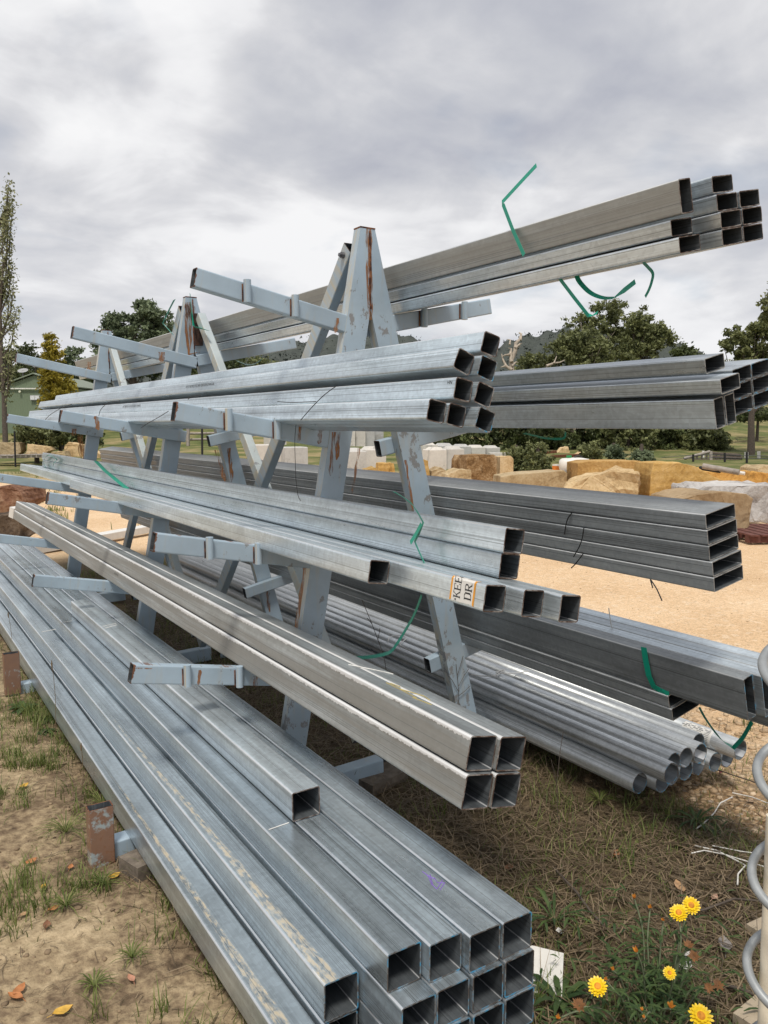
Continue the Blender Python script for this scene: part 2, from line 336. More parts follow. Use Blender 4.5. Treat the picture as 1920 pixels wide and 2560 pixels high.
def paintmat(name, chips=0.5, rust=0.3, base=(0.335, 0.43, 0.515), tip=False):
    m, t, p = newmat(name); co = objco(t)
    n = noise(t, co, 3.5, 5, 0.6); c1 = ramp(t, n, [(0.3, tuple(c * 0.84 for c in base)), (0.7, tuple(c * 1.12 for c in base))])
    gr = noise(t, mapping(t, co, (30, 30, 3.5)), 1.0, 4, 0.6)                # run-off stains
    c1 = mixc(t, mth(t, 'MULTIPLY', ramp(t, gr, [(0.55, 0.0), (0.75, 1.0)]), 0.35), c1, (0.42, 0.36, 0.25))
    g = N(t, 'ShaderNodeNewGeometry'); sn = N(t, 'ShaderNodeSeparateXYZ'); L(t, g.outputs['Normal'], sn.inputs[0])
    lf = mth(t, 'LESS_THAN', sn.outputs[0], -0.7)                               # weathered cream run-off on the weather side
    c1 = mixc(t, mth(t, 'MULTIPLY', mth(t, 'MULTIPLY', lf, ramp(t, gr, [(0.40, 0.1), (0.60, 1.0)])), 0.75), c1, (0.46, 0.41, 0.30))
    # chips down to grey metal, clustered
    cn = mth(t, 'ADD', mth(t, 'MULTIPLY', noise(t, mapping(t, co, (1, 1, 0.6)), 30, 6, 0.72), 0.55), mth(t, 'MULTIPLY', noise(t, co, 4.2, 3, 0.6), 0.45))
    thr = 0.655 - 0.085 * chips
    cmask = ramp(t, cn, [(thr, 0.0), (thr + 0.012, 1.0)])
    c1 = mixc(t, cmask, c1, mixc(t, n, (0.17, 0.18, 0.19), (0.27, 0.28, 0.29)))
    rn = mth(t, 'ADD', mth(t, 'MULTIPLY', noise(t, mapping(t, co, (14, 14, 2.2), (5, 5, 5)), 1.0, 5, 0.7), 0.6), mth(t, 'MULTIPLY', noise(t, mapping(t, co, (2, 2, 1), (3, 1, 8)), 1.0, 2, 0.5), 0.4))
    rth = 0.70 - 0.16 * rust
    rm = ramp(t, rn, [(rth, 0.0), (rth + 0.05, 1.0)])
    c1 = mixc(t, mth(t, 'MULTIPLY', rm, 0.85), c1, mixc(t, cn, (0.10, 0.035, 0.015), (0.30, 0.13, 0.05)))
    if tip:
        lo_ = N(t, 'ShaderNodeSeparateXYZ'); L(t, N(t, 'ShaderNodeTexCoord').outputs['Object'], lo_.inputs[0])
        tn = mth(t, 'MULTIPLY', mth(t, 'SUBTRACT', noise(t, co, 22, 5, 0.7), 0.42), 0.045)
        tm = mth(t, 'LESS_THAN', lo_.outputs[1], tn)
        ed = mth(t, 'GREATER_THAN', mth(t, 'ADD', lo_.outputs[2], mth(t, 'MULTIPLY', noise(t, mapping(t, co, (1, 14, 1)), 1.0, 5, 0.75), 0.012)), 0.0788)
        c1 = mixc(t, mth(t, 'MAXIMUM', tm, mth(t, 'MULTIPLY', ed, 0.8)), c1, mixc(t, cn, (0.09, 0.035, 0.02), (0.24, 0.11, 0.06)))
    L(t, c1, p.inputs['Base Color']); L(t, ramp(t, cmask, [(0.0, 0.42), (1.0, 0.6)]), p.inputs['Roughness'])
    bump(t, p, mth(t, 'SUBTRACT', mth(t, 'MULTIPLY', n, 0.2), cmask), 0.25, 0.001)
    return m
MT['paint'] = paintmat('blue_grey_paint', 0.45, 0.1)
MT['paint_arm'] = paintmat('blue_grey_paint_arms', 0.75, 0.45, tip=True)
MT['paint_chip'] = paintmat('chipped_blue_grey_paint', 1.05, 0.2)
MT['paint_clean'] = paintmat('blue_grey_paint_clean', 0.15, 0.15)
MT['paint_pale'] = paintmat('pale_worn_paint', 0.5, 0.45, (0.42, 0.48, 0.50))
MT['paint_rust'] = paintmat('rusted_paint', 0.6, 1.75, (0.34, 0.40, 0.42))
MT['strap'] = plain('green_strap', (0.008, 0.30, 0.20), 0.35, 0, 0.12, 8)
MT['wire'] = plain('black_wire', (0.012, 0.012, 0.013), 0.5, 0.2)
MT['white_twine'] = plain('white_twine', (0.62, 0.61, 0.58), 0.7)
MT['white_plastic'] = plain('white_plastic', (0.66, 0.65, 0.62), 0.45, 0, 0.06)
MT['ink'] = plain('black_ink', (0.02, 0.02, 0.022), 0.6)
MT['grey_ink'] = plain('grey_ink', (0.10, 0.11, 0.12), 0.6)
MT['orange_print'] = plain('orange_print', (0.72, 0.32, 0.03), 0.5)
MT['purple_chalk'] = plain('purple_chalk', (0.22, 0.13, 0.48), 0.7)
MT['yellow_chalk'] = plain('yellow_chalk', (0.42, 0.33, 0.10), 0.7)
MT['white_chalk'] = plain('white_chalk', (0.62, 0.62, 0.60), 0.7)
MT['bolt'] = plain('bolt_steel', (0.16, 0.16, 0.17), 0.45, 0.7)
MT['brick'] = plain('weathered_timber', (0.14, 0.115, 0.09), 0.9, 0, 0.4, 30, 0.3)

def leafmat(name, lo, hi, trans=0.25, rough=0.55):
    m, t, p = newmat(name); a = N(t, 'ShaderNodeAttribute', attribute_name='tint')
    c = ramp(t, a.outputs['Fac'], [(0.0, lo), (1.0, hi)])
    L(t, c, p.inputs['Base Color']); p.inputs['Roughness'].default_value = rough; p.inputs['Specular IOR Level'].default_value = 0.3
    tr = N(t, 'ShaderNodeBsdfTranslucent'); L(t, c, tr.inputs[0]); mxs = N(t, 'ShaderNodeMixShader'); mxs.inputs[0].default_value = trans
    L(t, p.outputs[0], mxs.inputs[1]); L(t, tr.outputs[0], mxs.inputs[2]); L(t, mxs.outputs[0], t.nodes['Material Output'].inputs[0])
    return m
MT['grass'] = leafmat('grass_blades', (0.065, 0.105, 0.022), (0.23, 0.26, 0.08), 0.35)
MT['grass_dry'] = leafmat('short_grass_blades', (0.07, 0.115, 0.025), (0.25, 0.29, 0.09), 0.35)
MT['straw'] = leafmat('dry_straw', (0.075, 0.055, 0.034), (0.27, 0.205, 0.13), 0.15)
MT['weed'] = leafmat('weed_leaf', (0.035, 0.07, 0.025), (0.10, 0.15, 0.05), 0.3)
MT['gum'] = leafmat('gum_leaves', (0.055, 0.070, 0.026), (0.27, 0.29, 0.125), 0.2)
MT['gum_dark'] = leafmat('dark_leaves', (0.028, 0.040, 0.015), (0.135, 0.165, 0.06), 0.2)
MT['oak'] = leafmat('dense_leaves', (0.045, 0.068, 0.036), (0.23, 0.28, 0.16), 0.2)
MT['golden'] = leafmat('golden_needles', (0.07, 0.08, 0.012), (0.48, 0.38, 0.05), 0.2)
MT['poplar'] = leafmat('poplar_leaves', (0.13, 0.15, 0.07), (0.42, 0.42, 0.24), 0.3)
MT['hill_leaf'] = leafmat('hill_trees', (0.042, 0.052, 0.046), (0.066, 0.078, 0.066), 0.1)
MT['bark'] = plain('bark', (0.085, 0.068, 0.055), 0.9, 0, 0.4, 18, 0.3)
MT['pale_bark'] = plain('pale_bark', (0.36, 0.31, 0.25), 0.85, 0, 0.3, 6, 0.2)

# ------------------------------------------------------------------ ground: one sheet to the horizon
def axis(segs):
    out = []
    for a, b, s in segs: out += list(np.arange(a, b, s))
    return np.array(out + [segs[-1][1]])
gx = axis([(-700, -100, 40), (-100, -30, 5), (-30, -6, 0.8), (-6, -1.2, 0.16), (-1.2, 4.6, 0.018), (4.6, 10, 0.12), (10, 40, 0.8), (40, 120, 5), (120, 900, 40)])
gy = axis([(-60, -4, 4), (-4, 0.4, 0.2), (0.4, 4.2, 0.018), (4.2, 9, 0.06), (9, 20, 0.25), (20, 60, 1.2), (60, 140, 5), (140, 900, 40)])
GX, GY = np.meshgrid(gx, gy)
fwd = GX * 0.53678866 + GY * 0.83660181                      # level distance ahead of the viewer
def ground_z(x, y):
    d = x * 0.5368 + y * 0.8366
    s = x * 0.8416 - y * 0.5400                              # sideways, positive to the right
    z = 0.012 * (fbm(x * 1.3, y * 1.3, 3, 3) - 0.5) + 0.035 * (fbm(x * 0.35, y * 0.35, 5, 2) - 0.5)
    near = np.exp(-np.maximum(d - 3.0, 0) / 2.5)
    z = z + near * (0.022 * (fbm(x * 9, y * 9, 21, 4, 0.62) - 0.5) + 0.05 * np.minimum(0.10, np.abs(fbm(x * 4, y * 11, 31, 3) - 0.5)))
    rise = sstep(34, 70, d) * 1.0 + np.clip(d - 48, 0, 200) * (0.045 + 0.02 * sstep(5, 40, s)) + np.clip(d - 90, 0, 1e9) * 0.0
    return z + np.minimum(rise, 9.0)
GZ = ground_z(GX, GY)
ny, nx = GX.shape
idx = np.arange(nx * ny).reshape(ny, nx)
quads = np.stack([idx[:-1, :-1], idx[:-1, 1:], idx[1:, 1:], idx[1:, :-1]], -1).reshape(-1, 4)

def zones(x, y):
    d = x * 0.5368 + y * 0.8366
    w = 0.9 * (fbm(x * 0.9, y * 0.9, 41, 4) - 0.5)
    gravel = np.maximum(sstep(3.25, 4.1, x + w * 1.2 + np.clip(1.6 - y, 0, 3) * 0.25), sstep(9.6, 11.2, y + 2.2 * w))
    far = sstep(21, 27, d + 8 * w)
    straw = sstep(0.55, 1.25, x + w * 0.8) * (1 - gravel)
    pebble = sstep(2.55, 3.2, x + w * 0.8 + np.clip(1.9 - y, 0, 3) * 0.35) * (1 - sstep(4.5, 6.0, x + w))
    return np.clip(gravel, 0, 1), np.clip(straw, 0, 1), far, np.clip(pebble, 0, 1)
gm, gt, gpn = newmat('ground')
def gattr(n): return N(gt, 'ShaderNodeAttribute', attribute_name=n).outputs['Fac']
gco = N(gt, 'ShaderNodeTexCoord').outputs['Object']
na = noise(gt, gco, 2.2, 8, 0.62); nb = noise(gt, gco, 26, 6, 0.65); nc = noise(gt, gco, 120, 4, 0.6); nd = noise(gt, gco, 0.7, 5, 0.55)
soil = ramp(gt, mth(gt, 'ADD', mth(gt, 'MULTIPLY', na, 0.6), mth(gt, 'MULTIPLY', nb, 0.4)), [(0.37, (0.070, 0.050, 0.033)), (0.44, (0.17, 0.122, 0.078)), (0.52, (0.32, 0.245, 0.152)), (0.62, (0.50, 0.395, 0.255))])
soil = mixc(gt, ramp(gt, nc, [(0.55, 0.0), (0.75, 0.55)]), soil, (0.10, 0.07, 0.045))
strawc = ramp(gt, mth(gt, 'ADD', mth(gt, 'MULTIPLY', nb, 0.6), mth(gt, 'MULTIPLY', na, 0.4)), [(0.35, (0.050, 0.037, 0.022)), (0.55, (0.115, 0.086, 0.053)), (0.7, (0.20, 0.155, 0.10))])
vor = N(gt, 'ShaderNodeTexVoronoi'); vor.inputs['Scale'].default_value = 46; L(gt, gco, vor.inputs['Vector'])
vc = N(gt, 'ShaderNodeSeparateColor'); L(gt, vor.outputs['Color'], vc.inputs[0])
pebc = ramp(gt, vc.outputs[0], [(0.0, (0.26, 0.165, 0.085)), (0.45, (0.40, 0.27, 0.15)), (0.8, (0.48, 0.35, 0.22)), (1.0, (0.36, 0.30, 0.24))])
pebc = mixc(gt, ramp(gt, vor.outputs['Distance'], [(0.4, 0.0), (0.62, 0.85)]), pebc, (0.17, 0.11, 0.06))
vor2 = N(gt, 'ShaderNodeTexVoronoi'); vor2.inputs['Scale'].default_value = 24; L(gt, mapping(gt, gco, (1, 1, 1)), vor2.inputs['Vector'])
vc2 = N(gt, 'ShaderNodeSeparateColor'); L(gt, vor2.outputs['Color'], vc2.inputs[0])
grav = ramp(gt, mth(gt, 'ADD', mth(gt, 'MULTIPLY', nd, 0.55), mth(gt, 'MULTIPLY', nb, 0.45)), [(0.36, (0.56, 0.385, 0.225)), (0.52, (0.67, 0.485, 0.305)), (0.68, (0.74, 0.57, 0.39))])
grav = mixc(gt, ramp(gt, vc2.outputs[1], [(0.80, 0.0), (0.9, 0.22)]), grav, (0.46, 0.29, 0.15))
grav = mixc(gt, ramp(gt, vc2.outputs[0], [(0.84, 0.0), (0.92, 0.4)]), grav, (0.74, 0.60, 0.44))
fg_ = noise(gt, gco, 75, 3, 0.75); grav = mixc(gt, 1.0, grav, ramp(gt, fg_, [(0.34, 0.66), (0.5, 1.0), (0.66, 1.16)]), 'MULTIPLY')
field = ramp(gt, noise(gt, gco, 0.35, 8, 0.68), [(0.36, (0.065, 0.080, 0.026)), (0.48, (0.115, 0.135, 0.045)), (0.55, (0.20, 0.18, 0.080)), (0.64, (0.30, 0.24, 0.125))])
col = mixc(gt, gattr('straw'), soil, strawc); col = mixc(gt, gattr('pebble'), col, pebc)
col = mixc(gt, gattr('gravel'), col, grav)
gpatch = ramp(gt, noise(gt, gco, 1.1, 7, 0.7), [(0.60, 0.0), (0.68, 0.75)])
col = mixc(gt, mth(gt, 'MULTIPLY', gpatch, mth(gt, 'SUBTRACT', 1.0, gattr('bare'))), col, (0.12, 0.12, 0.045))
col = mixc(gt, gattr('far'), col, field)
L(gt, col, gpn.inputs['Base Color']); gpn.inputs['Roughness'].default_value = 0.95; gpn.inputs['Specular IOR Level'].default_value = 0.15
bump(gt, gpn, mth(gt, 'ADD', mth(gt, 'MULTIPLY', nb, 0.6), mth(gt, 'ADD', mth(gt, 'MULTIPLY', nc, 0.25), mth(gt, 'MULTIPLY', vor.outputs['Distance'], 0.25))), 0.8, 0.02)
gme = mesh_np('ground', np.stack([GX, GY, GZ], -1).reshape(-1, 3), quads.ravel(), np.full(len(quads), 4), [gm], smooth=True)
zg, zs, zf, zp = zones(GX.ravel(), GY.ravel())
bare = np.maximum(sstep(3.6, 4.6, GX.ravel()) * (GY.ravel() < 14), 0.35)
for n_, a_ in (('gravel', zg), ('straw', zs), ('far', zf), ('pebble', zp), ('bare', bare)):
    at_ = gme.attributes.new(n_, 'FLOAT', 'POINT'); at_.data.foreach_set('value', a_.astype(np.float32))
ground = link(bpy.data.objects.new('ground', gme)); tag(ground, kind='structure')
def gz(x, y): return float(ground_z(np.array([x]), np.array([y]))[0])
def gpt(px, py):                        # where that line of sight meets the ground
    P = gp(px, py, 0.0)
    for _ in range(6): P = gp(px, py, gz(P[0], P[1]))
    return P

# ------------------------------------------------------------------ leaves and trees
def blob_quads(C, S, up=0.0):
    """quads with random facing at centres C, sizes S"""
    n = len(C); a = RNG.normal(size=(n, 3)); a[:, 2] += up; a /= np.linalg.norm(a, axis=1)[:, None]
    b = np.cross(a, RNG.normal(size=(n, 3))); b /= np.linalg.norm(b, axis=1)[:, None] + 1e-9
    c = np.cross(a, b); S = np.asarray(S)[:, None]; k = RNG.uniform(0.55, 1.0, (n, 1))
    V = np.stack([C + b * S, C + c * S * k * 0.6, C - b * S, C - c * S * k * 0.6], 1)
    return V.reshape(-1, 3)
def quads_obj(name, V, tint, mat, parent=None):
    n = len(V) // 4; off = np.array(parent.location) if parent is not None else np.zeros(3)
    me = mesh_np(name, V - off, np.arange(4 * n), np.full(n, 4), [mat])
    a = me.attributes.new('tint', 'FLOAT', 'FACE'); a.data.foreach_set('value', np.clip(tint, 0, 1).astype(np.float32))
    return link(bpy.data.objects.new(name, me), parent)
def clump_leaves(clumps, n, size, up=0.25, shell=0.55):
    C, T = [], []
    vols = np.array([c[1][0] * c[1][1] * c[1][2] for c in clumps]) ** (2 / 3); vols /= vols.sum()
    for (c, r), f in zip(clumps, vols):
        k = max(10, int(n * f)); sub = RNG.normal(size=(7, 3)) * 0.55; pick = sub[RNG.integers(0, 7, k)]
        d = pick + RNG.normal(size=(k, 3)) * 0.30
        C.append(np.array(c) + d * np.array(r)); T.append(RNG.uniform(-0.12, 0.22) + RNG.uniform(0.05, 0.65, k) + 0.14 * d[:, 2])
    C, T = np.concatenate(C), np.concatenate(T)
    return blob_quads(C, size * RNG.uniform(0.5, 1.3, len(C)), up), T
def tree(name, label, base, height, clumps, n, size, leaf, bark, trunk_r=0.15, cat='tree', group=None, lean=(0, 0), limbs=True, up=0.25, shell=0.5, trunk_top=0.6):
    base = Vector(base); t = empty(name, base); tag(t, label, cat, group)
    V, T = clump_leaves(clumps, n, size, up, shell); quads_obj('crown', V, T, leaf, t)
    m = MB(); top = base + Vector((lean[0], lean[1], height * trunk_top))
    mid = base.lerp(top, 0.5) + Vector((random.uniform(-.1, .1), random.uniform(-.1, .1), 0)) * height * 0.15
    m.tube([base - Vector((0, 0, .3)), mid, top], [trunk_r, trunk_r * 0.75, trunk_r * 0.45], 7)
    if limbs:
        for c, r in clumps[::3]:
            s = mid.lerp(top, random.uniform(0.1, 0.95)); e = Vector(c); k = s.lerp(e, 0.5) + Vector((random.uniform(-1, 1), random.uniform(-1, 1), -0.3)) * (e - s).length * 0.14
            m.tube([s, k, e], [trunk_r * 0.3, trunk_r * 0.16, trunk_r * 0.05], 4)
    m.build('trunk', bark, t)
    return t
RIGHT = Vector((0.8416, -0.5400, 0))
FWD = Vector((0.5368, 0.8366, 0))
def pxclumps(spots, d, depth_r=0.8, jit=0.6):       # (px, py, rx px, ry px) -> ellipsoids standing around distance d
    out = []
    for px, py, rx, ry in spots:
        dd = d + random.uniform(-jit, jit); c = at(px, py, dd); k = dd / F
        out.append((c, (rx * k, rx * k, ry * k)))
    return out
def fill(poly, d, n, rpx, seed=1):
    """n clumps scattered over a picture polygon, standing at distance d"""
    n = int(n * 3.2); rpx = rpx * 0.72
    r = random.Random(seed); xs = [p[0] for p in poly]; ys = [p[1] for p in poly]; out = []
    def inside(x, y):
        c = False
        for i in range(len(poly)):
            x1, y1 = poly[i]; x2, y2 = poly[i - 1]
            if (y1 > y) != (y2 > y) and x < (x2 - x1) * (y - y1) / (y2 - y1) + x1: c = not c
        return c
    k = 0
    while len(out) < n and k < 5000:
        k += 1; x, y = r.uniform(min(xs), max(xs)), r.uniform(min(ys), max(ys))
        if inside(x, y):
            q = r.uniform(0.7, 1.25) * rpx; out.append((x, y, q, q * r.uniform(0.55, 0.8)))
    return pxclumps(out, d, jit=d * 0.03)
def basept(px, d):
    p = at(px, 1100, d); return (p[0], p[1], gz(p[0], p[1]))

# hills far behind
def hill(name, prof, d, mat):
    """prof: list of (px, py) skyline points at distance d; a body that slopes down towards the viewer"""
    xs = np.array([p[0] for p in prof]); ysk = np.array([p[1] for p in prof])
    px = np.arange(xs[0], xs[-1] + 1, 6.0); py = np.interp(px, xs, ysk) + 5 * (fbm(px * 0.05, px * 0.0, 77, 4) - 0.5)
    rows = 14; V = []
    for k in range(rows + 6):
        f = k / rows
        for a, b in zip(px, py):
            P = at(a, b, d); top = P[2]
            z = top * (1 - f) ** 1.25 if f <= 1 else 0
            dd = d * (1 - 0.35 * min(f, 1.0)) if f <= 1 else d
            if k > rows: z, dd = top * max(0, 1 - (k - rows) / 4.0), d * (1 + 0.1 * (k - rows))
            Q = at(a, b, dd); V.append((Q[0], Q[1], z + 1.2 * math.sin(a * 0.13 + k)))
    order = list(range(rows, -1, -1)) + list(range(rows + 1, rows + 6)); n = len(px)
    fs = [(order[i] * n + j, order[i] * n + j + 1, order[i + 1] * n + j + 1, order[i + 1] * n + j) for i in range(len(order) - 1) for j in range(n - 1)]
    me = bpy.data.meshes.new(name); me.from_pydata(V, [], fs); me.materials.append(mat); me.polygons.foreach_set('use_smooth', [True] * len(fs)); me.update()
    o = link(bpy.data.objects.new(name, me)); tag(o, kind='structure')
    V = np.array(V); out = []
    for k in range(rows):
        out.append(V[k * n:(k + 1) * n])
    P = np.concatenate(out); return P
hm, ht, hp = newmat('hill_scrub'); hco = N(ht, 'ShaderNodeTexCoord').outputs['Object']
hn = mth(ht, 'ADD', mth(ht, 'MULTIPLY', noise(ht, hco, 0.06, 7, 0.7), 0.5), mth(ht, 'MULTIPLY', noise(ht, hco, 0.35, 5, 0.7), 0.5))
L(ht, ramp(ht, hn, [(0.38, (0.044, 0.054, 0.049)), (0.52, (0.062, 0.074, 0.065)), (0.66, (0.076, 0.086, 0.074)), (0.74, (0.11, 0.108, 0.095))]), hp.inputs['Base Color']); hp.inputs['Roughness'].default_value = 1.0
bump(ht, hp, hn, 1.0, 3.0)
HP1 = hill('hill', [(1180, 960), (1230, 872), (1290, 846), (1350, 836), (1400, 822), (1450, 820), (1560, 826), (1640, 840), (1690, 858), (1720, 870), (1750, 884), (1775, 900), (1830, 930), (1950, 985)], 420, hm)
HP2 = hill('hill', [(560, 905), (640, 872), (720, 862), (800, 842), (870, 835), (960, 832), (1000, 836), (1040, 846), (1090, 862), (1180, 885), (1300, 930)], 480, hm)
HP3 = hill('hill', [(-400, 930), (-100, 905), (20, 905), (120, 915), (260, 905), (400, 905), (560, 905), (700, 890), (850, 900), (1000, 930)], 330, hm)
P = np.concatenate([HP1, HP2, HP3]); P = P[RNG.random(len(P)) < 0.8]
P = P + RNG.normal(size=P.shape) * np.array([3, 3, 0.0]); Cq = np.repeat(P, 4, 0) + RNG.normal(size=(len(P) * 4, 3)) * np.array([1.4, 1.4, 0.3]) + np.array([0, 0, -0.25])
o = quads_obj('hill_forest', blob_quads(Cq, RNG.uniform(0.5, 1.1, len(Cq)), 0.2), RNG.random(len(Cq)), MT['hill_leaf']); tag(o, 'dark scrub forest covering the hills far behind', 'forest', kind='stuff')

# trees, left to right
def poplar():
    d = 40.0; b = Vector(basept(12, d)); t = empty('poplar_tree', b); tag(t, 'tall thin poplar with sparse leaves at the left edge', 'tree')
    m = MB(); k = d / F; leaves = []
    axis_ = lambda z, px: Vector(at(px, 1100, d)) * 1.0
    H = (1100 - 440) * k
    def P(px, py): return Vector(at(px, py, d))
    m.tube([b - Vector((0, 0, .3)), P(10, 1000), P(4, 900), P(-2, 700), P(-10, 500), P(-14, 440)], [0.15, 0.115, 0.09, 0.06, 0.03, 0.02], 7)
    r = random.Random(4)
    for i in range(34):
        y0 = r.uniform(560, 1040); x0 = 8 - (1000 - y0) * 0.03
        s = r.choice((-1, 1, 1)); x1 = x0 + s * r.uniform(12, 34); ln = r.uniform(70, 190); y1 = max(455, y0 - ln)
        if y1 < 560: x1 = min(x1, 22)
        dz = r.uniform(-0.5, 0.5); p0, p2 = P(x0, y0), P(x1, y1) + FWD * dz; p1 = P(x0 + (x1 - x0) * 0.75, y0 - (y0 - y1) * 0.4) + FWD * dz * 0.6
        m.tube([p0, p1, p2], [0.055, 0.035, 0.012], 4)
        for q in range(int(150 if y1 < 880 else 50)):
            f = r.uniform(0.2, 1.05); c = p0.lerp(p1, f * 2) if f < 0.5 else p1.lerp(p2, f * 2 - 1)
            leaves.append(c + Vector((r.gauss(0, .13), r.gauss(0, .13), r.gauss(0, .2))))
    C = np.array([tuple(c) for c in leaves]); quads_obj('crown', blob_quads(C, RNG.uniform(0.05, 0.11, len(C))), RNG.random(len(C)), MT['poplar'], t)
    m.build('trunk', MT['bark'], t)
poplar()
def conifer():
    d = 45.0; b = Vector(basept(155, d)); k = d / F; top = Vector(at(122, 838, d)); t = empty('golden_conifer', b); tag(t, 'golden green conifer beside the green shed', 'tree')
    m = MB(); m.tube([b - Vector((0, 0, .3)), top], [0.16, 0.02], 7); m.build('trunk', MT['bark'], t)
    C, T = [], []; r = random.Random(9)
    for i in range(280):
        f = r.random() ** 0.75; c = top.lerp(b, f); a = r.uniform(0, 6.28); R = (0.16 + 1.22 * f ** 0.75) * (1.15 if math.cos(a - 0.3) > 0 else 0.9)
        tip = c + Vector((math.cos(a) * R, math.sin(a) * R, 0.35 * R)); shade = r.random()
        for q in range(60):
            g = r.uniform(0.35, 1.02); p = c.lerp(tip, g); C.append(tuple(p + Vector((r.gauss(0, .09), r.gauss(0, .09), r.gauss(0, .07))))); T.append(0.15 + 0.5 * g * shade + r.uniform(0, 0.35))
    C = np.array(C); quads_obj('crown', blob_quads(C, RNG.uniform(0.05, 0.12, len(C)), 0.4), np.array(T) + 0.12, MT['golden'], t)
conifer()
tree('broad_tree', 'large dense round grey green tree above the far left of the rack', basept(340, 60), 9,
     fill([(245, 845), (262, 800), (300, 775), (345, 758), (395, 765), (430, 800), (440, 900), (400, 935), (280, 935), (245, 885)], 60, 40, 24, 3), 26000, 0.15, MT['oak'], MT['bark'], 0.3)
def bushline(name, label, px, pytop, w, pybot, d, n, leaf, seed, size=0.2, group=None, cat='tree'):
    h = pybot - pytop; rr = random.Random(seed)
    sp = []
    for i in range(n * 3):
        f = rr.random(); yy = pytop + h * (0.04 + 0.96 * f); ww = w * (0.45 + 0.55 * math.sin(math.pi * min(0.5, 0.12 + 0.5 * f)))
        sp.append((px + rr.uniform(-ww, ww), yy, rr.uniform(.16, .3) * w + 4, (rr.uniform(.14, .24) * w + 4) * 0.8))
    ht = max(1.5, (1100 - pytop) * d / F)
    return tree(name, label, basept(px, d), ht, pxclumps(sp, d, jit=d * 0.02), n * 330, size * 0.85, leaf, MT['bark'], 0.12, cat, group, limbs=False)
BG = 'trees behind the far yard'
for i, (px, pt, w, d, lf, lb) in enumerate([
    (20, 872, 48, 70, 'gum_dark', 'dark bushy tree behind the shed by the poplar'), (58, 862, 44, 75, 'gum_dark', 'dark tree rising over the shed roof left of the golden conifer'),
    (98, 872, 40, 78, 'gum_dark', 'low dark tree just behind the golden conifer'), (184, 868, 36, 70, 'oak', 'small round tree between golden conifer and big dense tree'),
    (226, 905, 34, 72, 'gum_dark', 'dark tree under the left arm of the middle frame'), (470, 880, 50, 75, 'gum_dark', 'dark tree behind the top brace of the middle frame'),
    (560, 880, 60, 78, 'gum_dark', 'dark wide tree behind the upper left bundle'), (660, 890, 60, 80, 'gum', 'olive tree at the hill foot behind the upper left bundle')]):
    bushline('background_tree', lb, px, pt, w, 1080, d, 20, MT[lf], 50 + i, 0.19, BG)
tree('gum_tree', 'tall ragged gum tree rising behind the right hand bundles', basept(1470, 62), 10,
     fill([(1430, 820), (1440, 790), (1480, 770), (1540, 752), (1560, 790), (1550, 900), (1430, 900)], 62, 22, 17, 8) + pxclumps([(1450, 800, 18, 12), (1500, 770, 16, 12), (1555, 762, 14, 10), (1425, 812, 14, 9), (1535, 790, 18, 14)], 62), 9000, 0.14, MT['gum'], MT['pale_bark'], 0.25, group='gum trees across the paddock', shell=0.35)
tree('gum_tree', 'broad olive gum tree just right of the tall ragged one', basept(1590, 60), 10,
     fill([(1555, 830), (1580, 785), (1605, 765), (1640, 800), (1680, 830), (1686, 860), (1640, 910), (1560, 915)], 60, 30, 20, 12), 12000, 0.14, MT['gum'], MT['bark'], 0.28, group='gum trees across the paddock', shell=0.35)
tree('gum_tree', 'dark gum tree with a bare pale fork below the tall ragged one', basept(1440, 56), 6,
     fill([(1370, 900), (1380, 850), (1430, 830), (1500, 830), (1530, 870), (1540, 930), (1380, 935)], 56, 28, 20, 15), 11000, 0.14, MT['gum'], MT['pale_bark'], 0.2, group='gum trees across the paddock', shell=0.35)
tree('gum_tree', 'low olive gum tree between dead tree and ragged gums', basept(1340, 58), 5,
     fill([(1290, 930), (1310, 895), (1350, 890), (1390, 900), (1400, 940), (1290, 950)], 58, 16, 16, 18), 5000, 0.14, MT['gum'], MT['bark'], 0.15, group='gum trees across the paddock')
tree('gum_tree', 'small dark gum at the low end of the hill', basept(1715, 70), 5,
     fill([(1680, 880), (1710, 866), (1745, 884), (1760, 905), (1690, 915)], 70, 14, 13, 20), 4000, 0.16, MT['gum_dark'], MT['bark'], 0.15, group='gum trees across the paddock')
tree('gum_tree', 'leafy gum with ragged left edge at the right border above the stack ends', basept(1880, 40), 6,
     fill([(1800, 850), (1830, 825), (1870, 820), (1930, 790), (1990, 800), (1990, 930), (1900, 920), (1820, 905)], 40, 34, 19, 22), 13000, 0.11, MT['gum'], MT['bark'], 0.2, group='gum trees across the paddock', shell=0.35)
tree('gum_tree', 'high leafy gum branches cut by the right border', basept(1990, 34), 8,
     fill([(1905, 790), (1908, 750), (1925, 715), (1990, 660), (2050, 700), (2050, 850), (1930, 810)], 34, 22, 20, 25), 8000, 0.09, MT['gum'], MT['bark'], 0.2, group='gum trees across the paddock', shell=0.35)
tree('small_tree', 'thin crooked small tree on the grassy slope at the right', basept(1892, 50), 3.6,
     fill([(1840, 1040), (1870, 1025), (1915, 1020), (1935, 1040), (1900, 1052), (1850, 1052)], 50, 10, 13, 27), 2200, 0.11, MT['gum_dark'], MT['bark'], 0.11, trunk_top=0.75)
TH = 'shrubs in the thicket behind the stone yard'
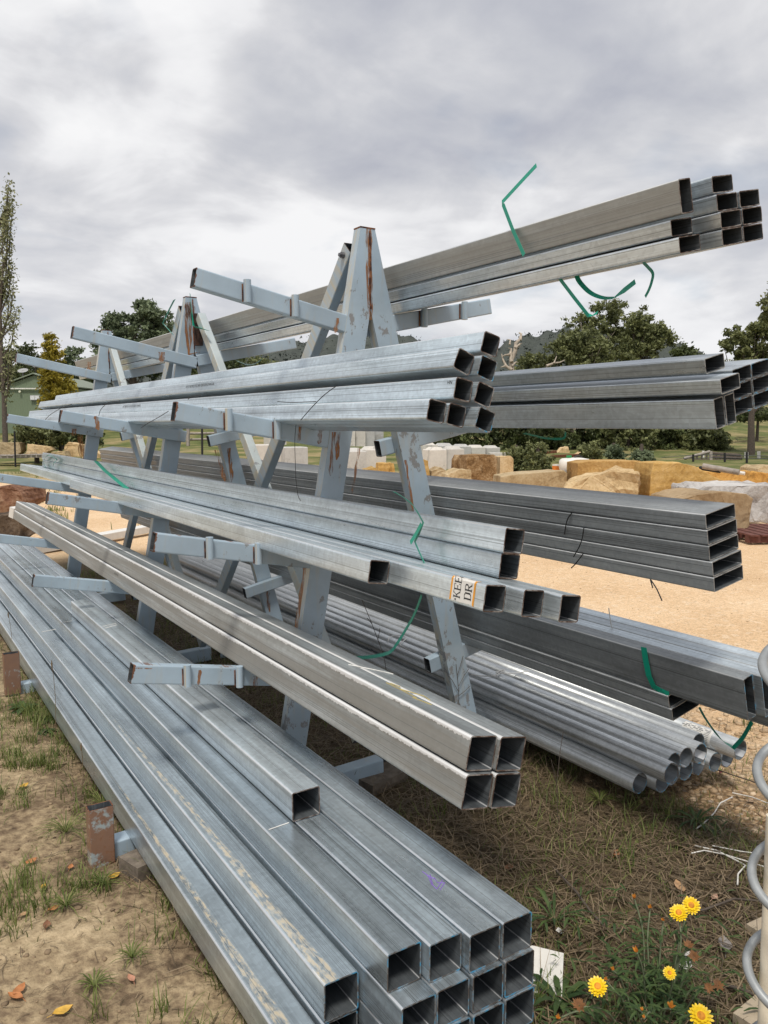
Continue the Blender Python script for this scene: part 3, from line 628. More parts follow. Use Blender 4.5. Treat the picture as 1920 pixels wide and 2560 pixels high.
for i, (px, pt, w, lf) in enumerate([(1110, 1000, 60, 'gum_dark'), (1190, 990, 62, 'gum_dark'), (1270, 985, 64, 'gum_dark'), (1350, 980, 66, 'gum_dark'), (1430, 985, 62, 'gum_dark'), (1500, 985, 60, 'gum_dark'), (1570, 1000, 58, 'gum'), (1640, 1010, 56, 'gum_dark'), (1710, 1035, 52, 'gum'), (1770, 1060, 44, 'gum')]):
    lb = ['leftmost', 'second from left', 'third from left', 'fourth from left', 'fifth from left', 'sixth from left', 'seventh from left', 'third from right', 'second from right', 'rightmost'][i]
    bushline('thicket_shrub', ('dark' if lf == 'gum_dark' else 'olive') + ' shrub of the thicket behind the stone yard, ' + lb, px, pt, w, 1158 - max(0, i - 5) * 4, 44 + (i % 3), 20, MT[lf], 90 + i, 0.14, TH, 'shrub')
for i, (px, pt, pb, w, d, lf, lb) in enumerate([(90, 1058, 1108, 40, 33, 'gum', 'low olive bush behind the left sandstone blocks'), (150, 1062, 1104, 36, 34, 'gum', 'bush behind the far frame at the left'),
                                    (215, 1066, 1108, 34, 33, 'gum_dark', 'dark bush between the far and middle frames'), (1345, 1112, 1188, 34, 26, 'gum', 'tall weeds clump left of the white tank'), (1290, 1120, 1180, 22, 27, 'gum', 'weed clump at the rusty beams by the big rust faced block'),
                                    (1478, 1112, 1150, 24, 28, 'gum', 'weed clump behind the white tank'), (1535, 1118, 1152, 20, 30, 'oak', 'blue green weed behind the long yellow block'), (1605, 1132, 1158, 22, 28, 'oak', 'weed between two big sandstone blocks')]):
    bushline('weed_bush', lb, px, pt, w, pb, d, 16, MT[lf], 130 + i, 0.06 if i > 2 else 0.1, None, 'bush')
def dead_tree(name, label, d, lines, base_px):
    b = basept(base_px, d); t = empty(name, b); tag(t, label, 'dead tree'); m = MB(); 
    for ln, r0 in lines:
        n = len(ln); k = d / F
        m.tube([at(x, y, d + 0.15 * i) for i, (x, y) in enumerate(ln)], [r0 * k * (1 - 0.75 * i / (n - 1)) for i in range(n)], 6)
    m.build('trunk', MT['pale_bark'], t)
dead_tree('dead_tree', 'bare pale dead tree with broken limbs beside the upper left bundle ends', 50,
    [([(1278, 1100), (1280, 930), (1278, 900), (1288, 878), (1290, 858), (1300, 848), (1303, 835), (1298, 832)], 8), ([(1279, 905), (1276, 885), (1278, 872), (1272, 870)], 5), ([(1288, 870), (1300, 860), (1305, 858)], 3.5),
     ([(1302, 850), (1304, 838), (1300, 836)], 2.5), ([(1274, 862), (1276, 850), (1267, 848)], 3), ([(1276, 886), (1262, 888), (1256, 892)], 3.5), ([(1280, 925), (1265, 915), (1258, 900), (1254, 885)], 5), ([(1265, 915), (1252, 918)], 3.5), ([(1280, 915), (1290, 905), (1296, 907)], 3),
     ([(1290, 872), (1297, 866), (1303, 866)], 2)], 1278)
dead_tree('fallen_branch', 'pale fallen branch lying in front of the gums', 48, [([(1366, 915), (1385, 908), (1400, 906), (1412, 900)], 4), ([(1385, 908), (1392, 890)], 2.5), ([(1360, 1000), (1366, 915)], 5)], 1368)

# ------------------------------------------------------------------ shed
def shed():
    d = 55.0; P0 = Vector(at(4, 985, d)); k = d / F
    mw, t_, p_ = newmat('green_cladding'); co = N(t_, 'ShaderNodeTexCoord').outputs['Object']
    wv = N(t_, 'ShaderNodeTexWave'); wv.inputs['Scale'].default_value = 2.2; L(t_, co, wv.inputs['Vector'])
    L(t_, mixc(t_, noise(t_, co, 0.6, 4), (0.135, 0.180, 0.115), (0.165, 0.21, 0.14)), p_.inputs['Base Color']); p_.inputs['Roughness'].default_value = 0.6
    bump(t_, p_, wv.outputs['Fac'], 0.4, 0.05)
    rt = plain('pale_trim', (0.62, 0.62, 0.58), 0.5); gl = plain('frosted_pane', (0.58, 0.60, 0.62), 0.3)
    def W(px, py, o=0.0): return Vector(at(px, py, d)) - FWD * o
    g0 = gz(*list(W(60, 1100))[:2]) - 0.2
    t = empty('green_shed', (W(60, 1100).x, W(60, 1100).y, g0)); tag(t, 'green clad gable shed with pale trim behind the golden conifer', 'shed')
    pts = [(-30, 0), (190, 0), (190, 972), (85, 938), (-30, 980)]
    vs = []
    for px, py in pts:
        q = W(px, py if py else 1000); vs.append(Vector((q.x, q.y, g0)) if not py else q)
    m = MB(); n = len(vs); bk = [v + FWD * 9 for v in vs]
    m.add(vs + bk, [tuple(range(n - 1, -1, -1)), tuple(range(n, 2 * n)), (0, 1, n + 1, n), (1, 2, n + 2, n + 1), (4, 0, n, n + 4)]); m.build('wall', mw, t)
    r = MB()
    for a, b in ((2, 3), (3, 4)):
        u = Vector((0, 0, 0.08)); r.add([vs[a] + u - FWD * .2, vs[b] + u - FWD * .2, bk[b] + u, bk[a] + u, vs[a] + u * 2 - FWD * .2, vs[b] + u * 2 - FWD * .2, bk[b] + u * 2, bk[a] + u * 2], [(0, 1, 2, 3), (7, 6, 5, 4), (0, 4, 5, 1), (1, 5, 6, 2), (2, 6, 7, 3), (3, 7, 4, 0)])
    r.build('roof', plain('green_roof', (0.20, 0.24, 0.18), 0.5), t)
    def slab(name, x0, y0, x1, y1, mat, o0=0.02, o1=0.10, parent=t):
        a, b, c, e = W(x0, y1, o0), W(x1, y1, o0), W(x1, y0, o0), W(x0, y0, o0); f = -FWD * (o1 - o0); m = MB()
        m.add([a, b, c, e, a + f, b + f, c + f, e + f], [(0, 1, 2, 3), (7, 6, 5, 4), (0, 4, 5, 1), (1, 5, 6, 2), (2, 6, 7, 3), (3, 7, 4, 0)])
        return m.build(name, mat, parent if parent is t else t)
    slab('trim_band', 5, 970, 104, 973, rt); wn = slab('window', 76, 988, 100, 1001, plain('window_frame', (0.30, 0.31, 0.30)), 0.02, 0.06)
    slab('pane', 77, 989.5, 87.5, 999.5, gl, 0.07, 0.09).parent = wn; slab('pane', 88.5, 989.5, 99, 999.5, gl, 0.07, 0.09).parent = wn
    m = MB(); c = W(51, 979, 0.05); m.tube([c, c - FWD * 0.1], 0.075, 12); m.build('wall_light', plain('lamp_glass', (0.75, 0.76, 0.62), 0.3), t)
    s = empty('satellite_dish', W(60, 930)); tag(s, 'pale dish on a short mast above the shed roof', 'dish')
    m = MB(); c = W(57, 926); m.tube([c + Vector((0, 0, -.9)), c], 0.04, 6); m.build('mast', MT['bolt'], s)
    m = MB(); vs = [c + RIGHT * (0.36 * math.cos(a)) + Vector((0, 0, 0.16 * math.sin(a))) + FWD * 0.25 * math.sin(a) for a in np.linspace(0, 6.28, 17)[:-1]]
    m.add(vs + [c + Vector((0, 0, -.12))], [(i, (i + 1) % 16, 16) for i in range(16)] + [tuple(range(15, -1, -1))]); m.build('dish', plain('grey_dish', (0.30, 0.31, 0.31), 0.5), s)
shed()

# ------------------------------------------------------------------ fences
def post(px, pt, pb, d, r, name, label, mat, group=None, cat='fence post'):
    a, b = Vector(at(px, pb, d)), Vector(at(px, pt, d)); a.z = min(a.z, gz(a.x, a.y)) - 0.05; m = MB(); m.tube([a, b], r, 6)
    o = m.build(name, mat, origin=a); tag(o, label, cat, group); return o
wood = plain('grey_timber', (0.30, 0.27, 0.24), 0.9, 0, 0.3, 8); white_post = plain('white_post', (0.62, 0.60, 0.56), 0.8)
for px, pt, pb, d, r, lb, mt in [(36, 1078, 1112, 30, 0.035, 'black star picket behind the left sandstone blocks', MT['wire']), (505, 1052, 1150, 26, 0.035, 'black star picket seen under the near left arm', MT['wire']),
        (1662, 1142, 1156, 38, 0.04, 'dark picket standing behind the gap in the sandstone row', MT['wire']), (1733, 1136, 1166, 34, 0.05, 'dark picket left of the timber pen', MT['wire']), (1777, 1128, 1152, 36, 0.09, 'pale post at the near corner of the timber pen', wood),
        (1758, 1127, 1152, 38, 0.07, 'thin pale post left of the pen corner', white_post), (1812, 1132, 1170, 34, 0.05, 'dark picket right of the pen corner', MT['wire']), (1867, 1130, 1172, 33, 0.05, 'dark picket near the right border', MT['wire']), (1866, 1130, 1150, 37, 0.10, 'white capped post right of the timber pen', white_post), (1897, 1128, 1150, 37, 0.08, 'slim white post nearest the right border', white_post)]:
    post(px, pt, pb, d, r, 'fence_post', lb, mt)
m = MB()
for y in (1140, 1147): m.tube([at(1600, y + 8, 40), at(1700, y, 36), at(1780, y - 3, 35), at(1930, y, 33)], 0.012, 4)
tag(m.build('fence_wire', MT['bolt'], origin=at(1700, 1140, 36)), 'thin sagging wires along the far right fence', 'fence wire')
t = empty('timber_pen', at(1770, 1155, 36)); tag(t, 'low dark timber rail pen in the paddock at the right', 'pen')
for (a, b) in (((1710, 1146), (1775, 1129)), ((1775, 1133), (1850, 1138)), ((1735, 1150), (1850, 1152)), ((1775, 1142), (1855, 1145))):
    m = MB(); m.tube([at(*a, 36), at(*b, 36)], 0.07, 5); m.build('rail', wood if a[0] == 1710 else MT['bark'], t)
for x in range(1740, 1856, 12):
    m = MB(); m.tube([at(x, 1160, 36), at(x + 3, 1136, 36)], 0.045, 5); m.build('paling', MT['bark'], t)
t = empty('rail_fence', at(500, 1105, 34)); tag(t, 'old grey timber rail fence seen between the left legs', 'fence')
for y in (1068, 1082, 1097):
    m = MB(); m.tube([at(420, y + 3, 36), at(590, y, 33)], 0.055, 5); m.build('rail', wood, t)
for x in (430, 470, 545, 585):
    m = MB(); m.tube([at(x, 1115, 34.5), at(x, 1058, 34.5)], 0.08, 6); m.build('post', wood, t)

# ------------------------------------------------------------------ stones and concrete blocks
def stonemat(name, lo, mid, hi, sc=3.0, b=0.5, band=0.0):
    m, t, p = newmat(name); co = objco(t)
    n = mth(t, 'ADD', mth(t, 'MULTIPLY', noise(t, co, sc, 8, 0.65), 0.65), mth(t, 'MULTIPLY', noise(t, co, sc * 9, 5, 0.6), 0.35))
    c = ramp(t, n, [(0.36, lo), (0.5, mid), (0.66, hi)])
    oi = N(t, 'ShaderNodeObjectInfo'); c = mixc(t, 1.0, c, ramp(t, oi.outputs['Random'], [(0.0, (0.70, 0.72, 0.76)), (0.5, (0.92, 0.9, 0.88)), (1.0, (1.08, 1.04, 1.0))]), 'MULTIPLY')
    fr_ = noise(t, co, sc * 0.9, 7, 0.75, 1.2); c = mixc(t, ramp(t, fr_, [(0.56, 0.0), (0.63, 0.6)]), c, tuple(q * 0.55 for q in lo))
    if band:
        wv = N(t, 'ShaderNodeTexWave'); wv.bands_direction = 'Z'; wv.inputs['Scale'].default_value = band; wv.inputs['Distortion'].default_value = 1.5; wv.inputs['Detail'].default_value = 3; L(t, co, wv.inputs['Vector'])
        c = mixc(t, mth(t, 'MULTIPLY', wv.outputs['Fac'], 0.35), c, lo)
    L(t, c, p.inputs['Base Color']); p.inputs['Roughness'].default_value = 0.9; p.inputs['Specular IOR Level'].default_value = 0.2
    bump(t, p, n, b, 0.08); return m
S_Y = stonemat('yellow_sandstone', (0.34, 0.195, 0.06), (0.56, 0.37, 0.13), (0.68, 0.49, 0.23), 2.2, 0.4, 2.2)
S_Y2 = stonemat('tan_sandstone', (0.27, 0.155, 0.055), (0.45, 0.29, 0.11), (0.58, 0.42, 0.20), 2.0, 0.7, 1.2)
S_Y3 = stonemat('orange_sandstone', (0.30, 0.15, 0.04), (0.50, 0.29, 0.085), (0.60, 0.39, 0.14), 1.8, 0.6)
S_P = stonemat('pale_sandstone', (0.38, 0.26, 0.13), (0.59, 0.45, 0.26), (0.70, 0.57, 0.37), 2.5, 0.5)
S_R = stonemat('rusty_sandstone', (0.09, 0.045, 0.02), (0.30, 0.18, 0.08), (0.58, 0.44, 0.27), 2.6, 0.9)
S_B = stonemat('brown_sandstone', (0.22, 0.15, 0.085), (0.34, 0.25, 0.15), (0.44, 0.34, 0.22), 2.0, 0.4)
S_G = stonemat('grey_marble', (0.30, 0.28, 0.27), (0.52, 0.51, 0.50), (0.66, 0.65, 0.64), 1.6, 0.8)
S_RED = stonemat('red_brown_rock', (0.10, 0.045, 0.03), (0.25, 0.135, 0.085), (0.40, 0.28, 0.19), 2.2, 0.8)
S_DK = stonemat('dark_brown_rock', (0.055, 0.04, 0.03), (0.15, 0.105, 0.07), (0.27, 0.20, 0.14), 2.4, 0.9)
S_C = stonemat('pale_concrete', (0.52, 0.51, 0.485), (0.60, 0.595, 0.57), (0.67, 0.66, 0.635), 1.5, 0.15)
def rock(name, label, mat, outline, d, depth, yaw=0.0, rough=0.06, group=None, cat='stone block', taper=0.08, sub=3, seed=0):
    """outline: silhouette corners in the picture; the body is that shape at distance d, pushed back by depth, subdivided and roughened"""
    P = [Vector(at(x, y, d)) for x, y in outline]; n = len(P); c = sum(P, Vector()) / n
    c0 = Vector((c.x, c.y, min(p.z for p in P))); R2 = (RIGHT * math.cos(yaw) + FWD * math.sin(yaw)).normalized(); F2 = Vector((-R2.y, R2.x, 0))
    import bmesh
    bm = bmesh.new(); fr = []
    for p in P:
        q = (p - c).dot(RIGHT); fr.append(c + R2 * q + Vector((0, 0, (p - c).z)))
    a = [bm.verts.new(p) for p in fr]; top_in = Vector((0, 0, 0))
    b = [bm.verts.new(c + (p - c) * (1 - taper) + F2 * depth + Vector((0, 0, 0.0))) for p in fr]
    bm.faces.new(a); bm.faces.new(list(reversed(b)))
    for i in range(n): bm.faces.new((a[i], b[i], b[(i + 1) % n], a[(i + 1) % n]))
    bmesh.ops.recalc_face_normals(bm, faces=bm.faces); bmesh.ops.triangulate(bm, faces=[f for f in bm.faces if len(f.verts) > 4])
    size = max((p - c).length for p in P)
    bmesh.ops.bevel(bm, geom=list(bm.edges), offset=size * 0.018, segments=2, affect='EDGES', profile=0.6)
    for _ in range(sub - 1): bmesh.ops.subdivide_edges(bm, edges=[e for e in bm.edges if e.calc_length() > size * 0.09], cuts=1, use_grid_fill=True)
    r = random.Random(seed)
    from mathutils import noise as mn
    bm.normal_update()
    for v in bm.verts:
        q = v.co * (2.2 / size) + Vector((seed * 3.1, 0, 0)); v.co += v.normal * (mn.fractal(q, 0.7, 2.1, 5) * rough * size)
    me = bpy.data.meshes.new(name)
    for v in bm.verts: v.co -= c0
    bm.to_mesh(me); bm.free(); me.materials.append(mat)
    o = link(bpy.data.objects.new(name, me)); o.location = c0; tag(o, label, cat, group); return o
def grd(py): return 1.6 * F / (py - 1060.0)       # distance of a spot on level ground
G1 = 'sandstone blocks of the stone yard'
rock('sandstone_block', 'big squared block with a rough rust brown face', S_R, [(1166, 1250), (1163, 1150), (1172, 1137), (1240, 1136), (1247, 1142), (1247, 1250)], 20, 1.0, 0.35, 0.03, G1, seed=1)
rock('sandstone_block', 'pale end face slab right against the rust faced block', S_P, [(1249, 1250), (1249, 1141), (1276, 1139), (1284, 1147), (1284, 1250)], 20.6, 0.9, 0.1, 0.015, G1, seed=2)
rock('sandstone_block', 'low long pale slab in front of the white tank', S_P, [(1247, 1260), (1250, 1190), (1330, 1182), (1410, 1176), (1419, 1184), (1419, 1260)], 17.5, 1.0, 0.1, 0.02, G1, seed=3)
rock('sandstone_block', 'long yellow block right of the white tank', S_Y2, [(1444, 1260), (1444, 1158), (1470, 1153), (1600, 1152), (1612, 1158), (1614, 1260)], 16.8, 1.3, 0.0, 0.018, G1, seed=4)
rock('sandstone_block', 'rough pinkish slab leaning before the long yellow block', S_P, [(1410, 1270), (1420, 1212), (1480, 1190), (1530, 1176), (1590, 1180), (1598, 1188), (1592, 1270)], 14.0, 0.9, -0.25, 0.10, G1, seed=5)
rock('sandstone_block', 'large yellow stone with saw lines and a sloping right shoulder', S_Y, [(1624, 1280), (1627, 1190), (1634, 1158), (1696, 1156), (1738, 1166), (1765, 1182), (1808, 1200), (1808, 1280)], 14.0, 1.2, 0.0, 0.022, G1, seed=6)
rock('sandstone_block', 'long flat yellow slab under the grey posts', S_Y3, [(1765, 1250), (1770, 1180), (1830, 1176), (1900, 1182), (1960, 1190), (1960, 1250)], 16.0, 1.4, 0.0, 0.06, G1, seed=7)
rock('sandstone_block', 'rounded stone cut by the right border above the marble', S_P, [(1893, 1210), (1895, 1172), (1908, 1165), (1960, 1164), (1960, 1210)], 19, 1.0, 0, 0.06, G1, seed=8)
rock('marble_rock', 'grey white veined rock at the right border', S_G, [(1735, 1290), (1738, 1224), (1760, 1216), (1850, 1212), (1960, 1214), (1960, 1302), (1885, 1304)], 12.2, 1.1, 0.0, 0.08, None, 'rock', seed=9)
rock('sandstone_block', 'smooth brown stone in front of the marble rock', S_B, [(1678, 1335), (1690, 1246), (1735, 1234), (1800, 1230), (1870, 1234), (1888, 1246), (1884, 1320), (1850, 1338)], 11.2, 0.9, 0.15, 0.045, G1, seed=10)
for i, (ol, d, lb) in enumerate([([(1078, 1205), (1080, 1178), (1100, 1168), (1118, 1178), (1124, 1205)], 19, 'small pale rock left of the low tan rock'), ([(1115, 1215), (1118, 1188), (1150, 1173), (1178, 1176), (1182, 1215)], 17.5, 'low tan rock before the rust faced block'),
        ([(1142, 1180), (1144, 1152), (1165, 1152), (1165, 1180)], 23, 'small pale cube stone behind the low tan rock'), ([(1058, 1200), (1058, 1148), (1070, 1152), (1075, 1200)], 19, 'tall yellow stone half hidden by the near right leg'),
        ([(900, 1200), (905, 1178), (935, 1168), (950, 1180), (952, 1200)], 19, 'low yellow rock between the near legs, left one'), ([(945, 1200), (945, 1158), (985, 1158), (990, 1200)], 20, 'yellow rock beside the near right leg'),
        ([(-20, 1138), (-20, 1106), (48, 1106), (51, 1130), (40, 1138)], 32, 'yellow block on pallets at the left border'), ([(66, 1136), (70, 1110), (120, 1118), (126, 1126), (105, 1138)], 32, 'tilted yellow block second from the left border'),
        ([(160, 1142), (161, 1116), (172, 1105), (200, 1112), (202, 1142)], 31, 'tall yellow block behind the far frame leg'), ([(205, 1146), (216, 1124), (232, 1126), (250, 1136), (250, 1146)], 31, 'low yellow rock right of the far frame leg'), ([(122, 1142), (130, 1130), (160, 1128), (164, 1142)], 30, 'flat orange rock left of the far frame leg'),
        ([(58, 1142), (66, 1130), (74, 1131), (80, 1142)], 31, 'small stone between the two left yellow blocks')]):
    rock('sandstone_rock', lb, S_P if i in (0, 1, 2) else S_Y if i < 6 else S_P, ol, d, 0.8, 0.1, 0.06, 'smaller stones of the yard', 'rock', seed=20 + i)
for i, (ol, d, lb) in enumerate([([(1165 - 60, 1122), (1180 - 60, 1112), (1195 - 60, 1118), (1200 - 60, 1124)], 36, 'small stone on the far grass above the concrete blocks'), ([(1395, 1132), (1405, 1120), (1420, 1116), (1425, 1132)], 33, 'pale rock on the rusty beams'), ([(1445, 1136), (1455, 1128), (1463, 1130), (1464, 1138)], 32, 'little rock at the right end of the rusty beams')]):
    rock('field_rock', lb, S_P, ol, d, 0.6, 0.0, 0.08, None, 'rock', seed=50 + i)
rock('boulder', 'red brown boulder at the left edge behind the lower bundles', S_RED, [(-60, 1290), (-60, 1225), (0, 1218), (28, 1213), (50, 1228), (60, 1255), (52, 1268), (0, 1292)], 11.5, 0.9, 0.0, 0.08, None, 'boulder', seed=60)
rock('boulder', 'dark brown boulder under the red one at the left edge', S_DK, [(-60, 1350), (-60, 1295), (10, 1288), (50, 1292), (80, 1315), (85, 1335), (40, 1348)], 10.2, 0.9, 0.0, 0.10, None, 'boulder', seed=61)
m = MB(); c = gpt(34, 1330); 
m.box((-0.045, -0.04, -0.065), (0.045, 0.04, 0.065), 0, Matrix.Translation(Vector(at(36, 1281, 10.0))) @ Matrix.Rotation(0.5, 4, 'Z') @ Matrix.Rotation(0.25, 4, 'X'))
tag(m.build('white_offcut', MT['white_plastic'], origin=at(36, 1293, 10.0)), 'white plastic offcut lodged between the two left boulders', 'offcut')
# white channel lying on the ground behind the rack
a, b = gpt(30, 1392), gpt(420, 1325); 
o = hollow('white_channel', [MT['white_plastic'], MT['white_plastic']], (a[0], a[1], 0.02), (b[0], b[1], 0.04), (0.9, 0.4, 0), 0.16, 0.10, 0.006, 0.008); tag(o, 'long white channel lying on the ground behind the far frames', 'channel')

def concrete_block(label, px, pt, pb, wpx, d, top=True, yaw=0.45, depth=None):
    k = d / F; w, h = wpx * k, (pb - pt) * k; c = Vector(at(px, pb, d)); o = MB(); dp = depth or w * 0.9
    Mx = Matrix.Translation(c) @ Matrix.Rotation(math.atan2(RIGHT.y, RIGHT.x) + yaw, 4, 'Z')
    e = 0.02
    def fr(z0, z1, x0, x1, y0, y1, X0, X1, Y0, Y1):
        vs = [(x0, y0, z0), (x1, y0, z0), (x1, y1, z0), (x0, y1, z0), (X0, Y0, z1), (X1, Y0, z1), (X1, Y1, z1), (X0, Y1, z1)]
        o.add([tuple(Mx @ Vector(v)) for v in vs], [(0, 3, 2, 1), (4, 5, 6, 7), (0, 1, 5, 4), (1, 2, 6, 5), (2, 3, 7, 6), (3, 0, 4, 7)])
    fr(0, h - e, -w / 2, w / 2, 0, dp, -w / 2, w / 2, 0, dp); fr(h - e, h, -w / 2, w / 2, 0, dp, -w / 2 + e, w / 2 - e, e, dp - e)
    if top: fr(h + .001, h + w * 0.13, -w * .38, w * .38, dp * .12, dp * .88, -w * .26, w * .26, dp * .24, dp * .76)
    ob = o.build('concrete_block', S_C, origin=c); tag(ob, label, 'concrete block', 'white concrete blocks stacked in the yard'); return ob
for lb, px, pt, pb, w, d, tp in [
    ('front left white concrete block between the left legs', 672, 1112, 1192, 66, 24, False), ('white concrete block right of the front left one behind the near left leg', 742, 1118, 1192, 60, 24, False), ('short white block behind the brace between the near frames', 694, 1078, 1112, 46, 27, False),
    ('tall white block standing left behind the near legs', 876, 1058, 1116, 26, 29, False), ('tall white block standing second from the near left leg', 902, 1058, 1116, 26, 29.4, False), ('tall white block standing third from the near left leg', 926, 1058, 1116, 24, 29.8, False), ('tall white block standing beside the near right leg', 948, 1058, 1114, 24, 30.2, False),
    ('low white block between the near legs, left of the two', 890, 1128, 1185, 58, 24, True), ('low white block between the near legs, right of the two', 940, 1124, 1178, 56, 25, True),
    ('grey faced block right of the near right leg', 1096, 1124, 1176, 46, 24, True), ('grey faced block next to the rust faced sandstone', 1140, 1122, 1172, 46, 25, True),
    ('white topped block left in the back row', 1075, 1112, 1140, 44, 31, True), ('white topped block second in the back row', 1118, 1114, 1142, 44, 31.5, True), ('white topped block third in the back row', 1160, 1116, 1144, 40, 32, True), ('white topped block fourth in the back row', 1196, 1118, 1146, 40, 32.5, True), ('white topped block right in the back row', 1234, 1119, 1148, 38, 33, True)]:
    concrete_block(lb, px, pt, pb, w, d, tp)
m = MB(); c = at(1248, 1138, 27); m.box((-.35, -.3, -.05), (.35, .3, .08), 0, Matrix.Translation(Vector(c)) @ Matrix.Rotation(-0.57, 4, 'Z')); tag(m.build('concrete_slab', S_C, origin=c), 'thin concrete slab lying on the rust faced block', 'slab')
# tank, beams, pallets, odd pieces
def tank():
    d = 22.0; k = d / F; c = Vector(at(1440, 1162, d)); t = empty('sprayer_tank', (c.x, c.y, c.z - .2)); tag(t, 'white plastic spray tank with a green lid on a small trailer', 'tank')
    m = MB(); n = 12; prof = [(-42, 4), (-40, 12), (-34, 16), (-12, 18), (12, 18), (30, 15), (37, 9), (38, 3)]
    ring = []
    for x, r in prof:
        for j in range(n):
            a = 2 * math.pi * j / n; ca, sa = math.cos(a), math.sin(a); q = (abs(ca) ** 4 + abs(sa) ** 4) ** -0.25
            ring.append(c + RIGHT * (x * k) + FWD * (ca * q * r * k * 1.0) + Vector((0, 0, sa * q * r * k)))
    m.add(ring, [(i * n + j, i * n + (j + 1) % n, (i + 1) * n + (j + 1) % n, (i + 1) * n + j) for i in range(len(prof) - 1) for j in range(n)], 0, True)
    m.add(ring[:n], [tuple(range(n))]); m.add(ring[-n:], [tuple(range(n - 1, -1, -1))]); m.build('tank_body', MT['white_plastic'], t)
    q = c + RIGHT * (-18 * k) + Vector((0, 0, 18 * k)); m = MB(); m.tube([q, q + Vector((0, 0, .06))], 0.075, 12); m.build('lid', plain('green_lid', (0.02, 0.25, 0.08), 0.4), t)
    q = c + RIGHT * (4 * k) + Vector((0, 0, 18 * k)); m = MB(); m.tube([q - RIGHT * .1, q + Vector((0, 0, .05)), q + RIGHT * .12 + Vector((0, 0, .01))], 0.03, 6); m.build('pump', MT['wire'], t)
    q = c + RIGHT * (-12 * k) - FWD * (18.4 * k) + Vector((0, 0, 7 * k)); m = MB(); m.tube([q, q - FWD * .02], 0.04, 10); m.build('badge', plain('brown_badge', (0.35, 0.12, 0.05), 0.5), t)
    g = gz(c.x, c.y); m = MB(); Mx = Matrix.Translation(c) @ Matrix.Rotation(math.atan2(RIGHT.y, RIGHT.x), 4, 'Z')
    m.box((-.5, -.25, -.27), (.5, .25, -.205), 0, Mx); m.build('trailer_deck', plain('grey_frame', (0.36, 0.37, 0.40), 0.5, 0.3), t)
    for s in (-1, 1):
        m = MB(); q = c + RIGHT * 0.1 + FWD * (0.32 * s); q.z = g + 0.2; m.tube([q - FWD * .06, q + FWD * .06], 0.2, 16); m.build('wheel', MT['wire'], t)
tank()
m = MB(); c = at(1391, 1169, 22.5); m.box((-.08, -.08, -.1), (.08, .08, .05), 0, Matrix.Translation(Vector(c))); m.box((-.08, -.08, .052), (.08, .08, .09), 1, Matrix.Translation(Vector(c)))
tag(m.build('orange_drum', [plain('orange_fuel', (0.55, 0.16, 0.02), 0.4), MT['white_plastic']], origin=c), 'small orange container left of the white tank', 'drum')
for lb, a, b, d in (('long rusty beam behind the tall weeds', (1276, 1134), (1392, 1126), 30), ('rusty beam right of the tall weeds behind the tank', (1378, 1138), (1470, 1134), 29)):
    A, B = Vector(at(*a, d)), Vector(at(*b, d)); o = hollow('rusty_beam', [MT['rust'], MT['rust']], A, B, (FWD.x, FWD.y, 0), 0.14, 0.10, 0.01, 0.012); tag(o, lb, 'beam')
for x, y0, y1 in ((1281, 1130, 1170), (1462, 1128, 1160)): post(x, y0, y1, 30, 0.09, 'rusty_post', 'rusty stub post at the %s end of the rusty beams' % ('left' if x < 1300 else 'right'), MT['rust'], cat='post')
def pallet(label, px, py, d, w, mat, yaw=0.2):
    c = Vector(at(px, py, d)); c.z = max(c.z, gz(c.x, c.y) + 0.01); t = empty('pallet', c); tag(t, label, 'pallet'); t.rotation_euler = (0, 0, math.atan2(RIGHT.y, RIGHT.x) + yaw)
    me = None
    def bd(lo, hi, nm):
        m = MB(); m.box(lo, hi); o = m.build(nm, mat, t, origin=(0, 0, 0)); return o
    for i in range(3): bd((-w / 2, -0.5 + i * 0.45, 0.02), (w / 2, -0.4 + i * 0.45, 0.11), 'bearer')
    for i in range(7): bd((-w / 2 + i * w / 7, -0.55, 0.112), (-w / 2 + i * w / 7 + w / 9, 0.6, 0.132), 'slat')
pallet('dark red pallet under the marble rock at the right border', 1915, 1362, 11.2, 1.1, plain('red_brown_timber', (0.12, 0.045, 0.035), 0.9, 0, 0.4, 20), 0.1)
pallet('grey pallet under the left border yellow block', 20, 1146, 31, 1.6, wood); pallet('grey pallet under the tilted yellow block', 100, 1144, 31, 1.4, wood, 0.0)
for i, (a, b, mt, lb, r) in enumerate([((1757, 1165), (1848, 1181), wood, 'long grey timber post lying on the yellow slab', .055), ((1775, 1172), (1862, 1184), MT['white_plastic'], 'white pipe lying beside the grey post', .035), ((1750, 1170), (1800, 1178), MT['wire'], 'black pipe lying beside the grey post', .04)]):
    m = MB(); A = at(*a, 15.6 + .1 * i); m.tube([A, at(*b, 15.2 + .1 * i)], r, 8); tag(m.build('lying_post', mt, origin=A), lb, 'post')
m = MB(); c = Vector(at(1117, 1093, 45)); m.tube([c + RIGHT * (.42 * math.cos(a)) + Vector((0, 0, .42 * math.sin(a))) for a in np.linspace(0.2, 2.94, 12)], .09, 7); tag(m.build('old_tyre', MT['wire'], origin=c - Vector((0, 0, .3))), 'old black tyre half buried on the far grass', 'tyre')

